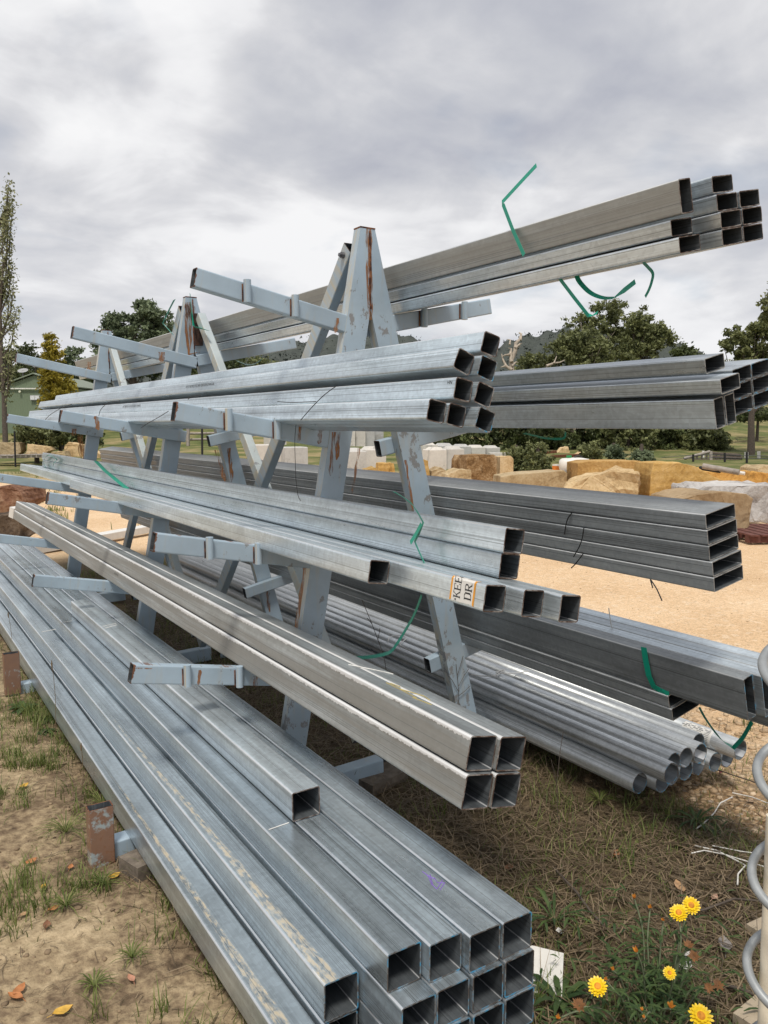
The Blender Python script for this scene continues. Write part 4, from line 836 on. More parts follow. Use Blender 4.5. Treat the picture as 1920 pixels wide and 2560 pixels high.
# ------------------------------------------------------------------ the storage rack
RACK = empty('storage_rack', (1.78, 2.93, 0.0)); tag(RACK, 'blue grey steel cantilever rack of three trestles holding the tube bundles', 'storage rack')
def under(part, ob):                    # a piece built in the rack's space becomes a sub-part of that part
    ob.parent = part; ob.matrix_parent_inverse = part.matrix_basis.inverted(); return ob
PA, PC, PR = MT['paint'], MT['paint_chip'], MT['dark_rust']
FY = (2.90, 5.05, 7.20)                 # front face of the legs of each trestle
for f, y in enumerate(FY):
    mt = (PC, MT['paint_clean'], MT['paint_clean'])[f]
    lo = lambda z: 1.319 + 0.178 * z; ro = lambda z: 2.448 - 0.263 * z          # outer edges of the two legs
    zt = 2.40; wl, wr = 0.107, 0.109; sx = 1.792; y1 = y + 0.052
    zj = (sx - 1.319 - wl) / 0.178; zk = (2.448 - wr - sx) / 0.263                 # where the inner edges reach the seam
    m = MB(); m.prism([(lo(0.0), 0.0), (lo(0.0) + wl, 0.0), (sx - .0012, zj), (sx - .0012, zt), (lo(zt), zt)], y, y1); ob = m.build('leg', mt, RACK)
    m = MB(); m.prism([(ro(0.0) - wr, 0.0), (ro(0.0), 0.0), (ro(zt), zt), (sx + .0012, zt), (sx + .0012, zk)], y + 0.0005, y1 - 0.0005); m.build('leg', mt, RACK)
    m = MB(); m.tube([(sx + 0.002 * math.sin(z * 31), y - 0.001, z) for z in np.linspace(zj + .02, zt - .01, 26)], [0.0035 + 0.003 * random.random() ** 2 for _ in range(26)], 6); m.build('weld_seam', MT['rust'], RACK)
    m = MB(); m.prism([(lo(zt) - .001, zt + .0005), (ro(zt) + .001, zt + .0005), (ro(zt) + .001, zt + .006), (lo(zt) - .001, zt + .006)], y - .001, y1 + .001); m.build('cap_plate', MT['rust'], RACK)
    if f == 1:
        m = MB(); m.box((sx + .0, y - .03, 2.10), (sx + .05, y - .001, 2.30)); m.build('clamp', MT['dark_rust'], RACK)
# arms: (tip x, top of tip z, slope degrees, inner end x)
LEFT = [(1.035, 2.174, 11.2, 1.688), (0.948, 1.684, 9.6, 1.602), (0.855, 1.205, 11.0, 1.512), (0.757, 0.723, 11.0, 1.428)]
RIGHTA = [(2.499, 2.188, 12.0, 1.80), (2.60, 1.682, 12.0, 1.886), (2.69, 1.185, 12.0, 2.03), (2.79, 0.640, 12.0, 2.162)]
PEGS = [[(618, 703), (738, 745)], [(572, 1044), (694, 1070)], [(524, 1362), (646, 1386)], [(469, 1693), (599, 1696)]]
AH = 0.072
for f, y in enumerate(FY):
    for i, (x0, z0, sl, x1) in enumerate(LEFT):
        yy = y + 0.003 if f == 0 else y - 0.053
        if f: x1 = (1.783, 1.70, 1.62, 1.55)[i]
        s = math.tan(math.radians(sl)); h = AH / math.cos(math.radians(sl))
        P0 = Vector((x0, yy, z0 - h)); P1 = Vector((x1, yy, z0 - h - (x1 - x0) * s)); 
        # local: along = from tip to leg, across = +Y; up = across x along
        d = (P1 - P0).normalized(); up = Vector((0, 1, 0)).cross(d)
        base = Vector((x0, yy + .046, z0 - h))
        o = hollow('arm', [MT['paint_arm'], PR], base, base + (P1 - P0), (0, -1, 0), 0.046, AH, 0.004, 0.006, 4, RACK)
        if f == 0:
            for px, py in PEGS[i]:
                q = on(px, py, 1, yy - 0.013); m = MB(); zc = z0 - h / 2 - (q[0] - x0) * s
                m.tube([(q[0], yy - .013, zc - .038), (q[0], yy - .013, zc + .046)], 0.0145, 12); under(o, m.build('peg_socket', MT['paint_clean'], RACK))
                m = MB(); m.box((q[0] - .017, yy - .004, zc - .036), (q[0] - .013, yy - .0005, zc + .03)); under(o, m.build('weld_bead', MT['rust'], RACK))
    for i, (x0, z0, sl, x1) in enumerate(RIGHTA):
        yy = y + 0.055 if f == 0 else y - 0.053
        if f: x1 = (1.80, 1.87, 1.99, 2.10)[i]
        s = math.tan(math.radians(sl)); h = AH / math.cos(math.radians(sl)); zi = z0 - (x0 - x1) * s
        base = Vector((x1, yy + .046, zi - h))
        o = hollow('arm', [MT['paint'], PR], base, Vector((x0, yy + .046, z0 - h)), (0, -1, 0), 0.046, AH, 0.004, 0.006, 4, RACK)
        if f == 0 and i == 0:
            for xx in (2.10, 2.325):
                zc = z0 - h / 2 - (x0 - xx) * s; m = MB(); m.tube([(xx, yy - .013, zc - .04), (xx, yy - .013, zc + .04)], 0.0145, 12); under(o, m.build('peg_socket', MT['paint'], RACK))
                m = MB(); m.box((xx - .022, yy - .004, zc - .036), (xx - .016, yy - .0005, zc + .03)); under(o, m.build('weld_bead', MT['rust'], RACK))
    # beams that lie on the ground and the rusty stop posts
    dz = (0.0, 0.0, 0.01)[f]
    hollow('base_beam', [MT['paint'], PR], (0.62, y + .07, -0.03 + dz), (1.86, y + .07, 0.015 + dz), (0, -1, 0), 0.07, 0.09, 0.004, 0.006, 4, RACK)
    hollow('base_beam', [MT['paint'], PR], (1.95, y + .145, -0.02), (3.30, y + .145, -0.005), (0, -1, 0), 0.07, 0.09, 0.004, 0.006, 4, RACK)
    zs = (0.0, 0.045, 0.05)[f]
    hollow('stop_post', [MT['paint_rust'], MT['rust']], (0.586, y - .055, -0.03 + zs), (0.586, y - .055, 0.212 + zs), (1, 0, 0), 0.088, 0.05, 0.004, 0.005, 3, RACK) if False else None
    hollow('stop_post', [MT['paint_rust'], MT['rust']], (0.674, y - .02, -0.03 + zs), (0.674, y - .02, 0.214 + zs), (-1, 0, 0), 0.088, 0.052, 0.004, 0.005, 3, RACK)
    hollow('stop_post', [MT['paint_rust'], MT['rust']], (3.33, y + .07, -0.03), (3.33, y + .07, 0.16), (-1, 0, 0), 0.05, 0.07, 0.004, 0.005, 3, RACK)
# rust that has run down from the joints
sm_, st_, sp_ = newmat('rust_run'); sco = N(st_, 'ShaderNodeTexCoord').outputs['Object']
L(st_, mixc(st_, noise(st_, sco, 30, 4), (0.16, 0.055, 0.02), (0.40, 0.19, 0.07)), sp_.inputs['Base Color']); sp_.inputs['Roughness'].default_value = 0.8
L(st_, ramp(st_, noise(st_, mapping(st_, sco, (90, 90, 9)), 1.0, 4, 0.7), [(0.40, 0.0), (0.56, 0.9)]), sp_.inputs['Alpha'])
def rust_run(pts_px, y, w):
    m = MB(); P = [on(a, b, 1, y - 0.0007) for a, b in pts_px]; n = len(P); vs = []
    for i, p in enumerate(P):
        ww = w * (0.55 + 0.6 * random.random()) * (0.35 if i == n - 1 else 1); vs += [(p[0] - ww / 2, p[1], p[2]), (p[0] + ww / 2, p[1], p[2])]
    m.add(vs, [(2 * i, 2 * i + 1, 2 * i + 3, 2 * i + 2) for i in range(n - 1)]); m.build('rust_run', sm_, RACK)
def ln_(a, b, n=7): return [(a[0] + (b[0] - a[0]) * i / n + random.uniform(-1.2, 1.2), a[1] + (b[1] - a[1]) * i / n) for i in range(n + 1)]
for a, b, y, w in [((921, 570), (926, 800), 2.90, .030), ((895, 566), (930, 572), 2.90, .05), ((843, 795), (838, 832), 2.90, .02), ((846, 1080), (842, 1150), 2.90, .022), ((750, 1062), (747, 1105), 2.903, .018), ((802, 1075), (798, 1110), 2.903, .02), ((836, 1080), (826, 1190), 2.90, .02), ((898, 1120), (880, 1235), 2.90, .014),
                   ((762, 1420), (735, 1600), 2.90, .018), ((1014, 1150), (1034, 1280), 2.90, .014), ((470, 755), (472, 885), 5.05, .05), ((455, 890), (500, 880), 5.05, .03), ((474, 760), (478, 800), 5.05, .07), ((405, 880), (404, 905), 4.997, .04), ((200, 1088), (208, 1165), 7.20, .05), ((186, 1072), (184, 1090), 7.147, .04), ((222, 905), (226, 935), 7.20, .04),
                   ((541, 1125), (563, 1205), 5.05, .03), ((572, 1120), (580, 1205), 5.05, .03), ((240, 1040), (246, 1075), 4.997, .03), ((720, 1385), (722, 1430), 5.05, .03), ((668, 1450), (674, 1530), 5.05, .025), ((640, 1690), (638, 1718), 2.903, .02), ((336, 1670), (380, 1672), 2.903, .02), ((500, 1675), (497, 1712), 2.903, .012)]: rust_run(ln_(a, b), y, w)
# diagonal bracing between the trestles
def brace(P0, P1, mat, w=0.05, h=0.05, bolt=True):
    o = hollow('brace', [mat, PR], P0, P1, (1, 0, 0), w, h, 0.004, 0.005, 3, RACK); return o
brace((1.735, 2.965, 2.31), (1.76, 5.0, 0.13), MT['paint'], 0.045, 0.075)
brace((1.80, 4.985, 2.30), (1.765, 2.975, 0.20), MT['paint_pale'], 0.05, 0.06)
brace((1.735, 5.115, 2.31), (1.76, 7.15, 0.13), MT['paint'], 0.045, 0.075)
brace((1.78, 7.135, 2.30), (1.765, 5.125, 0.20), MT['paint_pale'], 0.05, 0.06)
q = on(858, 638, 0, 1.733); m = MB(); m.tube([(1.735, q[1], q[2]), (1.722, q[1], q[2])], 0.014, 6, 0, True, False); m.tube([(1.722, q[1], q[2]), (1.712, q[1], q[2])], 0.008, 8); m.build('bolt', MT['bolt'], RACK)

# ------------------------------------------------------------------ tubes
ORD = ['first', 'second', 'third', 'fourth', 'fifth', 'sixth', 'seventh']
def tube(name, label, x, z, tilt, w, h, y0, y1, mat, cut='cut', group=None, t=0.0035, r=0.0072):
    a = math.radians(tilt)
    o = hollow(name, [mat, MT[cut]], (x, y0, z), (x, y1, z), (math.cos(a), 0, math.sin(a)), w, h, t, r)
    tag(o, label, 'steel tube', group); return o
T = {}
# bundle on the ground beams
gB = 'square tubes stacked on the ground beams'
W_ = 0.0965
rows = {'T2': (0.937, 0.284, 1.448), 'T3': (1.039, 0.284, 1.423), 'T4': (1.139, 0.285, 1.397), 'T5': (1.239, 0.2855, 1.392), 'U2': (0.940, 0.1855, 1.392), 'U3': (1.039, 0.1865, 1.391), 'U4': (1.140, 0.188, 1.384), 'U5': (1.240, 0.1885, 1.382),
        'V2': (0.940, 0.0875, 1.385), 'V3': (1.039, 0.0885, 1.385), 'V4': (1.1385, 0.0895, 1.379), 'V5': (1.239, 0.0905, 1.378), 'T1': (0.836, 0.170, 1.570), 'S1': (0.834, 0.070, 1.572), 'T0': (0.731, 0.062, 1.25)}
nm = {'T': 'top', 'U': 'middle', 'V': 'bottom'}
for k, (x, z, y) in rows.items():
    if k == 'T0': lb = 'muddy square tube lying lowest at the outer left of the ground stack'
    elif k == 'T1': lb = 'square tube with yellow mud streak, second from the left of the ground stack'
    elif k == 'S1': lb = 'square tube directly beneath the mud streaked one of the ground stack'
    else:
        j = int(k[1]); lb = 'ground stack square tube, %s in the %s row of the four wide part' % (['leftmost', 'second from left', 'third from left', 'rightmost'][j - 2], nm[k[0]])
        if k == 'T4': lb = 'ground stack square tube with a purple chalk mark on top'
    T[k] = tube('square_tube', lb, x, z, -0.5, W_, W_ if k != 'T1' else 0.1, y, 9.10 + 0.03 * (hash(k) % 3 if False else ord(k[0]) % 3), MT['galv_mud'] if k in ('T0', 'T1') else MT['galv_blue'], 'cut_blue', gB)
T['L'] = tube('square_tube', 'short loose square tube lying on top of the ground stack', *gp(731, 2056, 0.3825)[[0, 2]], 0.5, 0.0965, 0.0935, gp(731, 2056, 0.3825)[1], 5.3, MT['galv'], 'cut', None)
T['L'].location.x -= 0.0
# four-tube bundle on the lowest left arms
for k, (x, z, tl, y, lb) in {'A': (1.211, 0.7325, -11.4, 1.511, 'upper left'), 'B': (1.3015, 0.714, -11.4, 1.501, 'upper right'), 'C': (1.191, 0.6395, -11.4, 1.501, 'lower left'), 'D': (1.2825, 0.621, -11.4, 1.496, 'lower right')}.items():
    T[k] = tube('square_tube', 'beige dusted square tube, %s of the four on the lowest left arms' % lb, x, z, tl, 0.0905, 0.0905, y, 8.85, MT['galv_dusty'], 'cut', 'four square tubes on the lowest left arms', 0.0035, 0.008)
gK = 'small square tubes on the third left arms'
for k, (x, z, y, y1, lb) in {'K0': (1.264, 1.113, 2.064, 6.4, 'short outer square tube set back from the printed sticker tube'), 'K1': (1.3405, 1.1055, 1.607, 9.3, 'square tube carrying the torn white sticker'), 'K2': (1.4155, 1.0955, 1.540, 9.3, 'square tube just right of the sticker tube'), 'K3': (1.490, 1.084, 1.479, 9.28, 'square tube reaching furthest out on the third left arms'),
                              'P2': (1.496, 1.160, 1.725, 8.9, 'lower square tube of the pair stacked behind the green strap'), 'P1': (1.498, 1.235, 1.710, 8.9, 'upper square tube of the pair stacked behind the green strap')}.items():
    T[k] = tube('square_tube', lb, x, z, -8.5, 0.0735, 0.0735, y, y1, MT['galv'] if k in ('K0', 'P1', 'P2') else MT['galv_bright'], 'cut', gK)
gQ = 'square tubes on the second left arms'
for k, (x, z, tl, y, y1, lb) in {'Q6': (1.342, 1.612, -11.5, 1.87, 9.6, 'outermost square tube in the bottom row of the second left arms'), 'Q7': (1.4065, 1.600, -11.5, 1.86, 9.5, 'middle square tube in the bottom row of the second left arms'), 'Q8': (1.472, 1.592, -19, 1.812, 9.4, 'twisted inner square tube in the bottom row of the second left arms'),
          'Q4': (1.421, 1.674, -11.5, 1.848, 9.1, 'square tube with stamped end print, one row up on the second left arms'), 'Q5': (1.487, 1.665, -18.5, 1.836, 9.0, 'tilted square tube behind the stamped one on the second left arms'), 'Q2': (1.434, 1.763, -22, 1.867, 8.6, 'strongly twisted square tube at the outer upper side of the second left arms'), 'Q3': (1.502, 1.742, -18, 1.841, 8.6, 'square tube with blue rim right below the topmost of the second left arms'), 'Q1': (1.516, 1.811, -15.5, 1.844, 8.2, 'topmost square tube on the second left arms')}.items():
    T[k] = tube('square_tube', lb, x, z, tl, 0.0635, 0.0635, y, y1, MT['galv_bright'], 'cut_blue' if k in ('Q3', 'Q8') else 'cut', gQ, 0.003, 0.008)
gR = 'rectangular tubes on the top right arms'
ps = {'R3': (1.948, 2.075, 1.497), 'R2': (1.937, 2.124, 1.518), 'R4': (2.011, 2.2355, 1.445), 'R5': (2.023, 2.187, 1.436), 'R6': (2.1185, 2.209, 1.431), 'R7': (2.033, 2.1405, 1.429), 'R8': (2.129, 2.162, 1.427), 'R9': (2.0435, 2.0945, 1.429), 'R10': (2.139, 2.1155, 1.428)}
lbR = {'R3': 'left tube in the bottom row of the top right bundle', 'R2': 'left tube one row up in the top right bundle', 'R4': 'topmost tube behind the upright one of the top right bundle', 'R5': 'inner tube under the topmost one of the top right bundle', 'R6': 'upper tube at the far right of the top right bundle', 'R7': 'tube in the centre of the top right bundle end', 'R8': 'middle tube at the far right of the top right bundle', 'R9': 'middle tube in the bottom row of the top right bundle', 'R10': 'lowest tube at the far right of the top right bundle'}
for k, (x, z, y) in ps.items():
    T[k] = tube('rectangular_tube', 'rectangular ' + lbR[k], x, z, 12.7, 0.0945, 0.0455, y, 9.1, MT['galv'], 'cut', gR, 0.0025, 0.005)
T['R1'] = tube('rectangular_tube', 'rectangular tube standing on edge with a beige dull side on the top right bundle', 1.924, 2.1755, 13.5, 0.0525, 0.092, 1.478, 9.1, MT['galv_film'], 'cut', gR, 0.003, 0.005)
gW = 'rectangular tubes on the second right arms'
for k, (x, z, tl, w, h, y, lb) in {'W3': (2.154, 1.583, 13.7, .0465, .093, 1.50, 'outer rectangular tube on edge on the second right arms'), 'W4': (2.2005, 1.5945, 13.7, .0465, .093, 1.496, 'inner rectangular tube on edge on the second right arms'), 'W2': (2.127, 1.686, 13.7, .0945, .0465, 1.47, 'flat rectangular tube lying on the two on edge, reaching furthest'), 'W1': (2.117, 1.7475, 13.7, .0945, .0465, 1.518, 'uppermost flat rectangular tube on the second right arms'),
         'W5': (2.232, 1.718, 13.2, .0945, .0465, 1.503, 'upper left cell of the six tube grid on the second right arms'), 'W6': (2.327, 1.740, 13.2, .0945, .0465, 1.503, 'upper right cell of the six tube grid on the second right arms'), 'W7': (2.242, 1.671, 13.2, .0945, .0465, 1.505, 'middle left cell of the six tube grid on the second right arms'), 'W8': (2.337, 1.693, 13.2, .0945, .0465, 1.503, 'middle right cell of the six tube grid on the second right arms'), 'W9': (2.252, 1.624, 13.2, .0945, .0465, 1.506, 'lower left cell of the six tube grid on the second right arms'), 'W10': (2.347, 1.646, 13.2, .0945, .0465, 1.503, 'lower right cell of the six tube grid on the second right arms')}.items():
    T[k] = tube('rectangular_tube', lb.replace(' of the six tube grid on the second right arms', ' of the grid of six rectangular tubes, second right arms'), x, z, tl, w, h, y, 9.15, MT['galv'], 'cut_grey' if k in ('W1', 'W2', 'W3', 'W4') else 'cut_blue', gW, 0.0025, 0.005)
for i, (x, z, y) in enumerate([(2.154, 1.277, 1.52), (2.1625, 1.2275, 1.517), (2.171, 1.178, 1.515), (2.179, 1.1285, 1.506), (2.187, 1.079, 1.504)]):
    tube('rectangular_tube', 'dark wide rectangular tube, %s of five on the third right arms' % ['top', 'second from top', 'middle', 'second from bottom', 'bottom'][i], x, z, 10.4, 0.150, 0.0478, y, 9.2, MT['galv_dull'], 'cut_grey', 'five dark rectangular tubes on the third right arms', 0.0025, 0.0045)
gG = 'deep rectangular tubes on the lowest right arms'
ca, sa = math.cos(math.radians(13)), math.sin(math.radians(13))
for i in range(4):
    tube('rectangular_tube', 'deep rectangular tube on edge, %s on the lowest right arms' % ['outermost', 'second from the front', 'third from the front', 'innermost to the yard'][i], 2.347 + i * .0487 * ca, 0.6415 + i * .0487 * sa, 14, 0.0475, 0.150, 1.471 - .03 * (i > 0), 9.2, MT['galv_dull'] if i < 1 else MT['galv'], 'cut_blue', gG, 0.003, 0.005)
for k, x, z, y, lb in (('G4', 2.36, 0.5435, 1.766, 'lower dark flat tube beneath the deep ones, outer side'), ('G3', 2.349, 0.5915, 1.775, 'upper dark flat tube beneath the deep ones, outer side'), ('G5', 2.5075, 0.578, 1.30, 'flat tube further in beneath the deep ones, lower layer'), ('G6', 2.497, 0.6265 - .001, 1.30, 'flat tube further in beneath the deep ones, upper layer')):
    tube('rectangular_tube', lb, x, z, 12, 0.150, 0.0478, y, 9.2, MT['galv_dull'], 'cut_grey', gG, 0.0025, 0.0045)
# round pipes on the right hand ground beam
def pipe(label, x, z, y0, y1, mat=None, R=0.0440, t=0.004):
    n = 28; vs = []; fs = []; mi = []
    for y, r in ((0, R), (0, R - t), (y1 - y0, R), (y1 - y0, R - t)):
        vs += [(r * math.cos(2 * math.pi * k / n), y, r * math.sin(2 * math.pi * k / n)) for k in range(n)]
    for k in range(n):
        q = (k + 1) % n
        fs += [(k, q, 2 * n + q, 2 * n + k), (n + q, n + k, 3 * n + k, 3 * n + q), (n + k, n + q, q, k), (2 * n + k, 2 * n + q, 3 * n + q, 3 * n + k)]; mi += [0, 2, 1, 1]
    me = bpy.data.meshes.new('round_pipe'); me.from_pydata(vs, [], fs); me.materials.append(mat or MT['pipe']); me.materials.append(MT['cut_blue']); me.materials.append(MT['inside'])
    me.polygons.foreach_set('material_index', mi); me.polygons.foreach_set('use_smooth', [i % 4 < 2 for i in range(len(fs))]); me.update()
    o = link(bpy.data.objects.new('round_pipe', me)); o.location = (x, y0, z); o.rotation_euler = (0, random.uniform(0, 6.28), 0); tag(o, label, 'steel pipe', 'round pipes on the ground at the right'); return o
for i, (x, y) in enumerate([(2.587, 2.083), (2.676, 2.04), (2.765, 2.06), (2.854, 2.06), (2.943, 2.062), (3.031, 2.043), (3.12, 2.043)]):
    pipe('round pipe, %s in the bottom row of the pipe stack' % ['leftmost', 'second from left', 'third from left', 'fourth from left', 'fifth from left', 'sixth from left', 'rightmost'][i], x, 0.130, y, 8.0 + 0.07 * ((i * 5) % 4))
for i, (x, y) in enumerate([(2.631, 1.966), (2.7205, 2.024), (2.8095, 2.031), (2.8985, 2.025), (2.987, 2.10), (3.0755, 1.955)]):
    o = pipe('round pipe %s in the upper pipe row' % ['leftmost', 'second from left', 'third from left', 'fourth from left', 'fifth from left', 'with a white paper sticker at the right'][i], x, 0.2075, y, 8.0 + 0.08 * ((i * 3) % 4))
    T['pipe%d' % i] = o

# ------------------------------------------------------------------ stickers and marks (children of their tubes)
def child(o, ob):
    ob.parent = o; ob.matrix_parent_inverse = Matrix.Identity(4); return ob
def flat_mesh(name, mats, polys, parent):
    """polys: list of (list of local points, material index)"""
    V, Fc, mi = [], [], []
    for pts, k in polys:
        Fc.append(tuple(range(len(V), len(V) + len(pts)))); V += [tuple(p) for p in pts]; mi.append(k)
    me = bpy.data.meshes.new(name); me.from_pydata(V, [], Fc)
    for m_ in (mats if isinstance(mats, list) else [mats]): me.materials.append(m_)
    me.polygons.foreach_set('material_index', mi); me.update(); return link(bpy.data.objects.new(name, me), parent)
# serif letters from bars: unit box, u along reading direction, v up
SER = {'K': [(.02, 0, .34, .07), (.02, .93, .34, 1), (.10, 0, .26, 1), 'd:.26,.40,.78,1.0,.10', 'd:.40,.58,.92,.0,.16', (.60, .93, .98, 1), (.68, 0, 1.02, .07)],
       'E': [(.02, 0, .9, .07), (.02, .93, .88, 1), (.10, 0, .27, 1), (.27, .46, .66, .54), (.60, .36, .66, .64), (.82, .72, .89, 1), (.85, 0, .92, .30)],
       'P': [(.02, 0, .42, .07), (.02, .93, .6, 1), (.10, 0, .27, 1), (.27, .46, .62, .54), (.60, .86, .78, .96), (.72, .56, .88, .90), (.60, .48, .78, .58)],
       'D': [(.02, 0, .6, .07), (.02, .93, .6, 1), (.10, 0, .27, 1), (.58, .03, .76, .14), (.58, .86, .76, .97), (.72, .12, .90, .88)],
       'R': [(.02, 0, .38, .07), (.02, .93, .6, 1), (.10, 0, .27, 1), (.27, .46, .62, .54), (.60, .86, .76, .96), (.70, .58, .86, .90), (.58, .48, .74, .58), 'd:.46,.48,.84,.0,.16', (.70, 0, 1.0, .07)],
       'Y': [(.02, .93, .38, 1), (.62, .93, .98, 1), 'd:.12,1.0,.46,.46,.16', 'd:.80,1.0,.52,.46,.09', (.42, 0, .58, .48), (.30, 0, .70, .07)]}
def letter(ch, place):
    out = []
    for b in SER[ch]:
        if isinstance(b, str):
            x0, y0, x1, y1, w = map(float, b[2:].split(',')); q = [(x0 - w / 2, y0), (x0 + w / 2, y0), (x1 + w / 2, y1), (x1 - w / 2, y1)]
        else: q = [(b[0], b[1]), (b[2], b[1]), (b[2], b[3]), (b[0], b[3])]
        out.append(([place(*p) for p in q], 0))
    return out
K1 = T['K1']; ky = 1.607
# sticker on the outer (local x = 0) face of K1, its top lapping over the upper edge
ya = on(1187, 1455, 0, 1.345)[1] - ky; yb = on(1126, 1440, 0, 1.345)[1] - ky; H_ = 0.0735; e = -0.0006
ncut = 14; rag = [0.004 + 0.006 * random.random() for _ in range(ncut + 1)]
side = []
for i in range(ncut):
    u0, u1 = ya + (yb - ya) * i / ncut, ya + (yb - ya) * (i + 1) / ncut; mi = 1 if i in (0, ncut - 1) else 0
    side.append(([(e, u0, rag[i]), (e, u0, H_ - .005), (e, u1, H_ - .005), (e, u1, rag[i + 1])], mi))
    side.append(([(e, u0, H_ - .005), (.004, u0, H_ + .0006), (.004, u1, H_ + .0006), (e, u1, H_ - .005)], mi)); side.append(([(.004, u0, H_ + .0006), (.022 - .004 * random.random(), u0, H_ + .0006), (.022, u1, H_ + .0006), (.004, u1, H_ + .0006)], mi))
stk = flat_mesh('paper_sticker', [MT['white_plastic'], MT['orange_print']], side, K1); stk['label'] = 'torn white sticker with orange edges reading KEEP DRY'
wst = yb - ya
def place_line(col, s, k):                      # reading upwards, letters lean to the far side
    return lambda u, v: (e - .0006, (ya + wst * col) + v * 0.030 * 1.0 + u * 0.002, 0.017 + (k + u) * s)
polys = []
for j, ch in enumerate('KEE'): polys += letter(ch, place_line(0.56, 0.0205, j))
for j, ch in enumerate('DR'): polys += letter(ch, place_line(0.12, 0.0235, j + 0.05))
def place_top(col): return lambda u, v: (0.004 + u * 0.015, (ya + wst * col) + v * 0.030, H_ + .0012)
polys += letter('P', place_top(0.56)); polys += letter('Y', place_top(0.12))
tri = [(e - .0006, ya + wst * .80, .0125), (e - .0006, ya + wst * .72, .0095), (e - .0006, ya + wst * .72, .0155)]; polys.append((tri, 0))
polys = [(p, 0) for p, _ in polys]
lt = flat_mesh('lettering', MT['ink'], polys, stk); 
# paper sticker on the pipe
P6 = T['pipe5']; P6.rotation_euler = (0, 0, 0); Rr = 0.0440
polys = []; y0, y1 = 0.12, 0.27
for i in range(9):
    a0, a1 = math.radians(100 + i * 13), math.radians(100 + (i + 1) * 13)
    f = lambda a, y, r=Rr + .0006: (r * math.cos(a), y, r * math.sin(a)); polys.append(([f(a0, y0), f(a0, y1), f(a1, y1), f(a1, y0)], 0))
flat_mesh('paper_sticker', MT['white_plastic'], polys, P6)
polys = []; r_ = random.Random(3)
for i in range(11):
    a = math.radians(108 + i * 9.5); yy = y0 + .012
    while yy < y1 - .02:
        ln = r_.uniform(.006, .03); g = 2.0 if i in (1, 2) else 1.2
        polys.append(([(math.cos(a + s * math.radians(g)) * (Rr + .0012), yv, math.sin(a + s * math.radians(g)) * (Rr + .0012)) for s, yv in ((-1, yy), (-1, yy + ln), (1, yy + ln), (1, yy))], 0)); yy += ln + r_.uniform(.004, .02)
flat_mesh('print', MT['grey_ink'], polys, P6)
# ink print lines on two upper left tubes (characters as the blurred stamp shows them)
def stamp(tube_, text, yc, zc, size, x=-0.0006):
    cu = bpy.data.curves.new('stamp', 'FONT'); cu.body = text; cu.size = size; cu.resolution_u = 1
    ob = bpy.data.objects.new('stamp', cu); COL.objects.link(ob); dg = bpy.context.evaluated_depsgraph_get()
    me = bpy.data.meshes.new_from_object(ob.evaluated_get(dg)); bpy.data.objects.remove(ob)
    me.name = 'ink_stamp'; me.materials.clear(); me.materials.append(MT['ink'])
    o = link(bpy.data.objects.new('ink_stamp', me), tube_); w = max(v.co.x for v in me.vertices)
    # text x runs towards the viewer (local -y), text y up (local z)
    o.matrix_local = Matrix(((0, 0, -1, x), (-1, 0, 0, yc + w / 2), (0, 1, 0, zc), (0, 0, 0, 1))); return o
TXT = 'AUSTUBE MILLS NC 3450 75X75X3.0 DURAGAL'
stamp(T['Q2'], TXT, on(486, 967, 0, 1.42)[1] - 1.867, 0.030, 0.020); stamp(T['Q4'], TXT, on(325, 1013, 0, 1.42)[1] - 1.848, 0.034, 0.020); stamp(T['Q4'], 'HN', 0.028, 0.042, 0.016); stamp(T['C'], TXT[:14], on(288, 1403, 0, 1.2)[1] - 1.5, 0.06, 0.014)
def scribble(tube_, pts_px, plane, lw, mat, name, z):
    m = MB(); inv = tube_.matrix_world.inverted() if False else None
    M_ = tube_.matrix_local.inverted(); P = [M_ @ Vector(on(x, y, 2, plane)) for x, y in pts_px]
    m.tube([(p.x, p.y, z) for p in P], lw, 4, 0, True, False); o = m.build(name, mat, tube_, origin=(0, 0, 0)); return o
for ln in ([(1068, 2188), (1086, 2196)], [(1056, 2178), (1070, 2188), (1080, 2212)], [(1075, 2185), (1082, 2212), (1092, 2222)], [(1086, 2194), (1094, 2206), (1110, 2206)], [(1092, 2222), (1106, 2200)], [(1100, 2224), (1112, 2206)]):
    scribble(T['T4'], ln, 0.382, 0.0012, MT['purple_chalk'], 'chalk_mark', W_ + .0006)
for ln in ([(965, 1713), (985, 1722), (1010, 1735), (1040, 1752)], [(1000, 1728), (1060, 1740), (1075, 1752)], [(1030, 1752), (1078, 1768)], [(975, 1712), (1000, 1720)]):
    scribble(T['B'], ln, 0.80, 0.0014, MT['yellow_chalk'], 'chalk_mark', 0.0911)
for tb, ln, pl in ((T['L'], [(255, 1565), (290, 1557)], 0.48), (T['L'], [(262, 1569), (292, 1561)], 0.48), (T['T3'], [(150, 1557), (180, 1552)], 0.382), (T['T2'], [(104, 1580), (140, 1573)], 0.382), (T['T3'], [(672, 2074), (722, 2056)], 0.382), (T['B'], [(870, 1668), (960, 1673), (985, 1676)], 0.80)):
    scribble(tb, ln, pl, 0.0018, MT['white_chalk'], 'chalk_mark', (0.0941 if tb is T['L'] else W_ + .0006) if tb is not T['B'] else 0.0911)

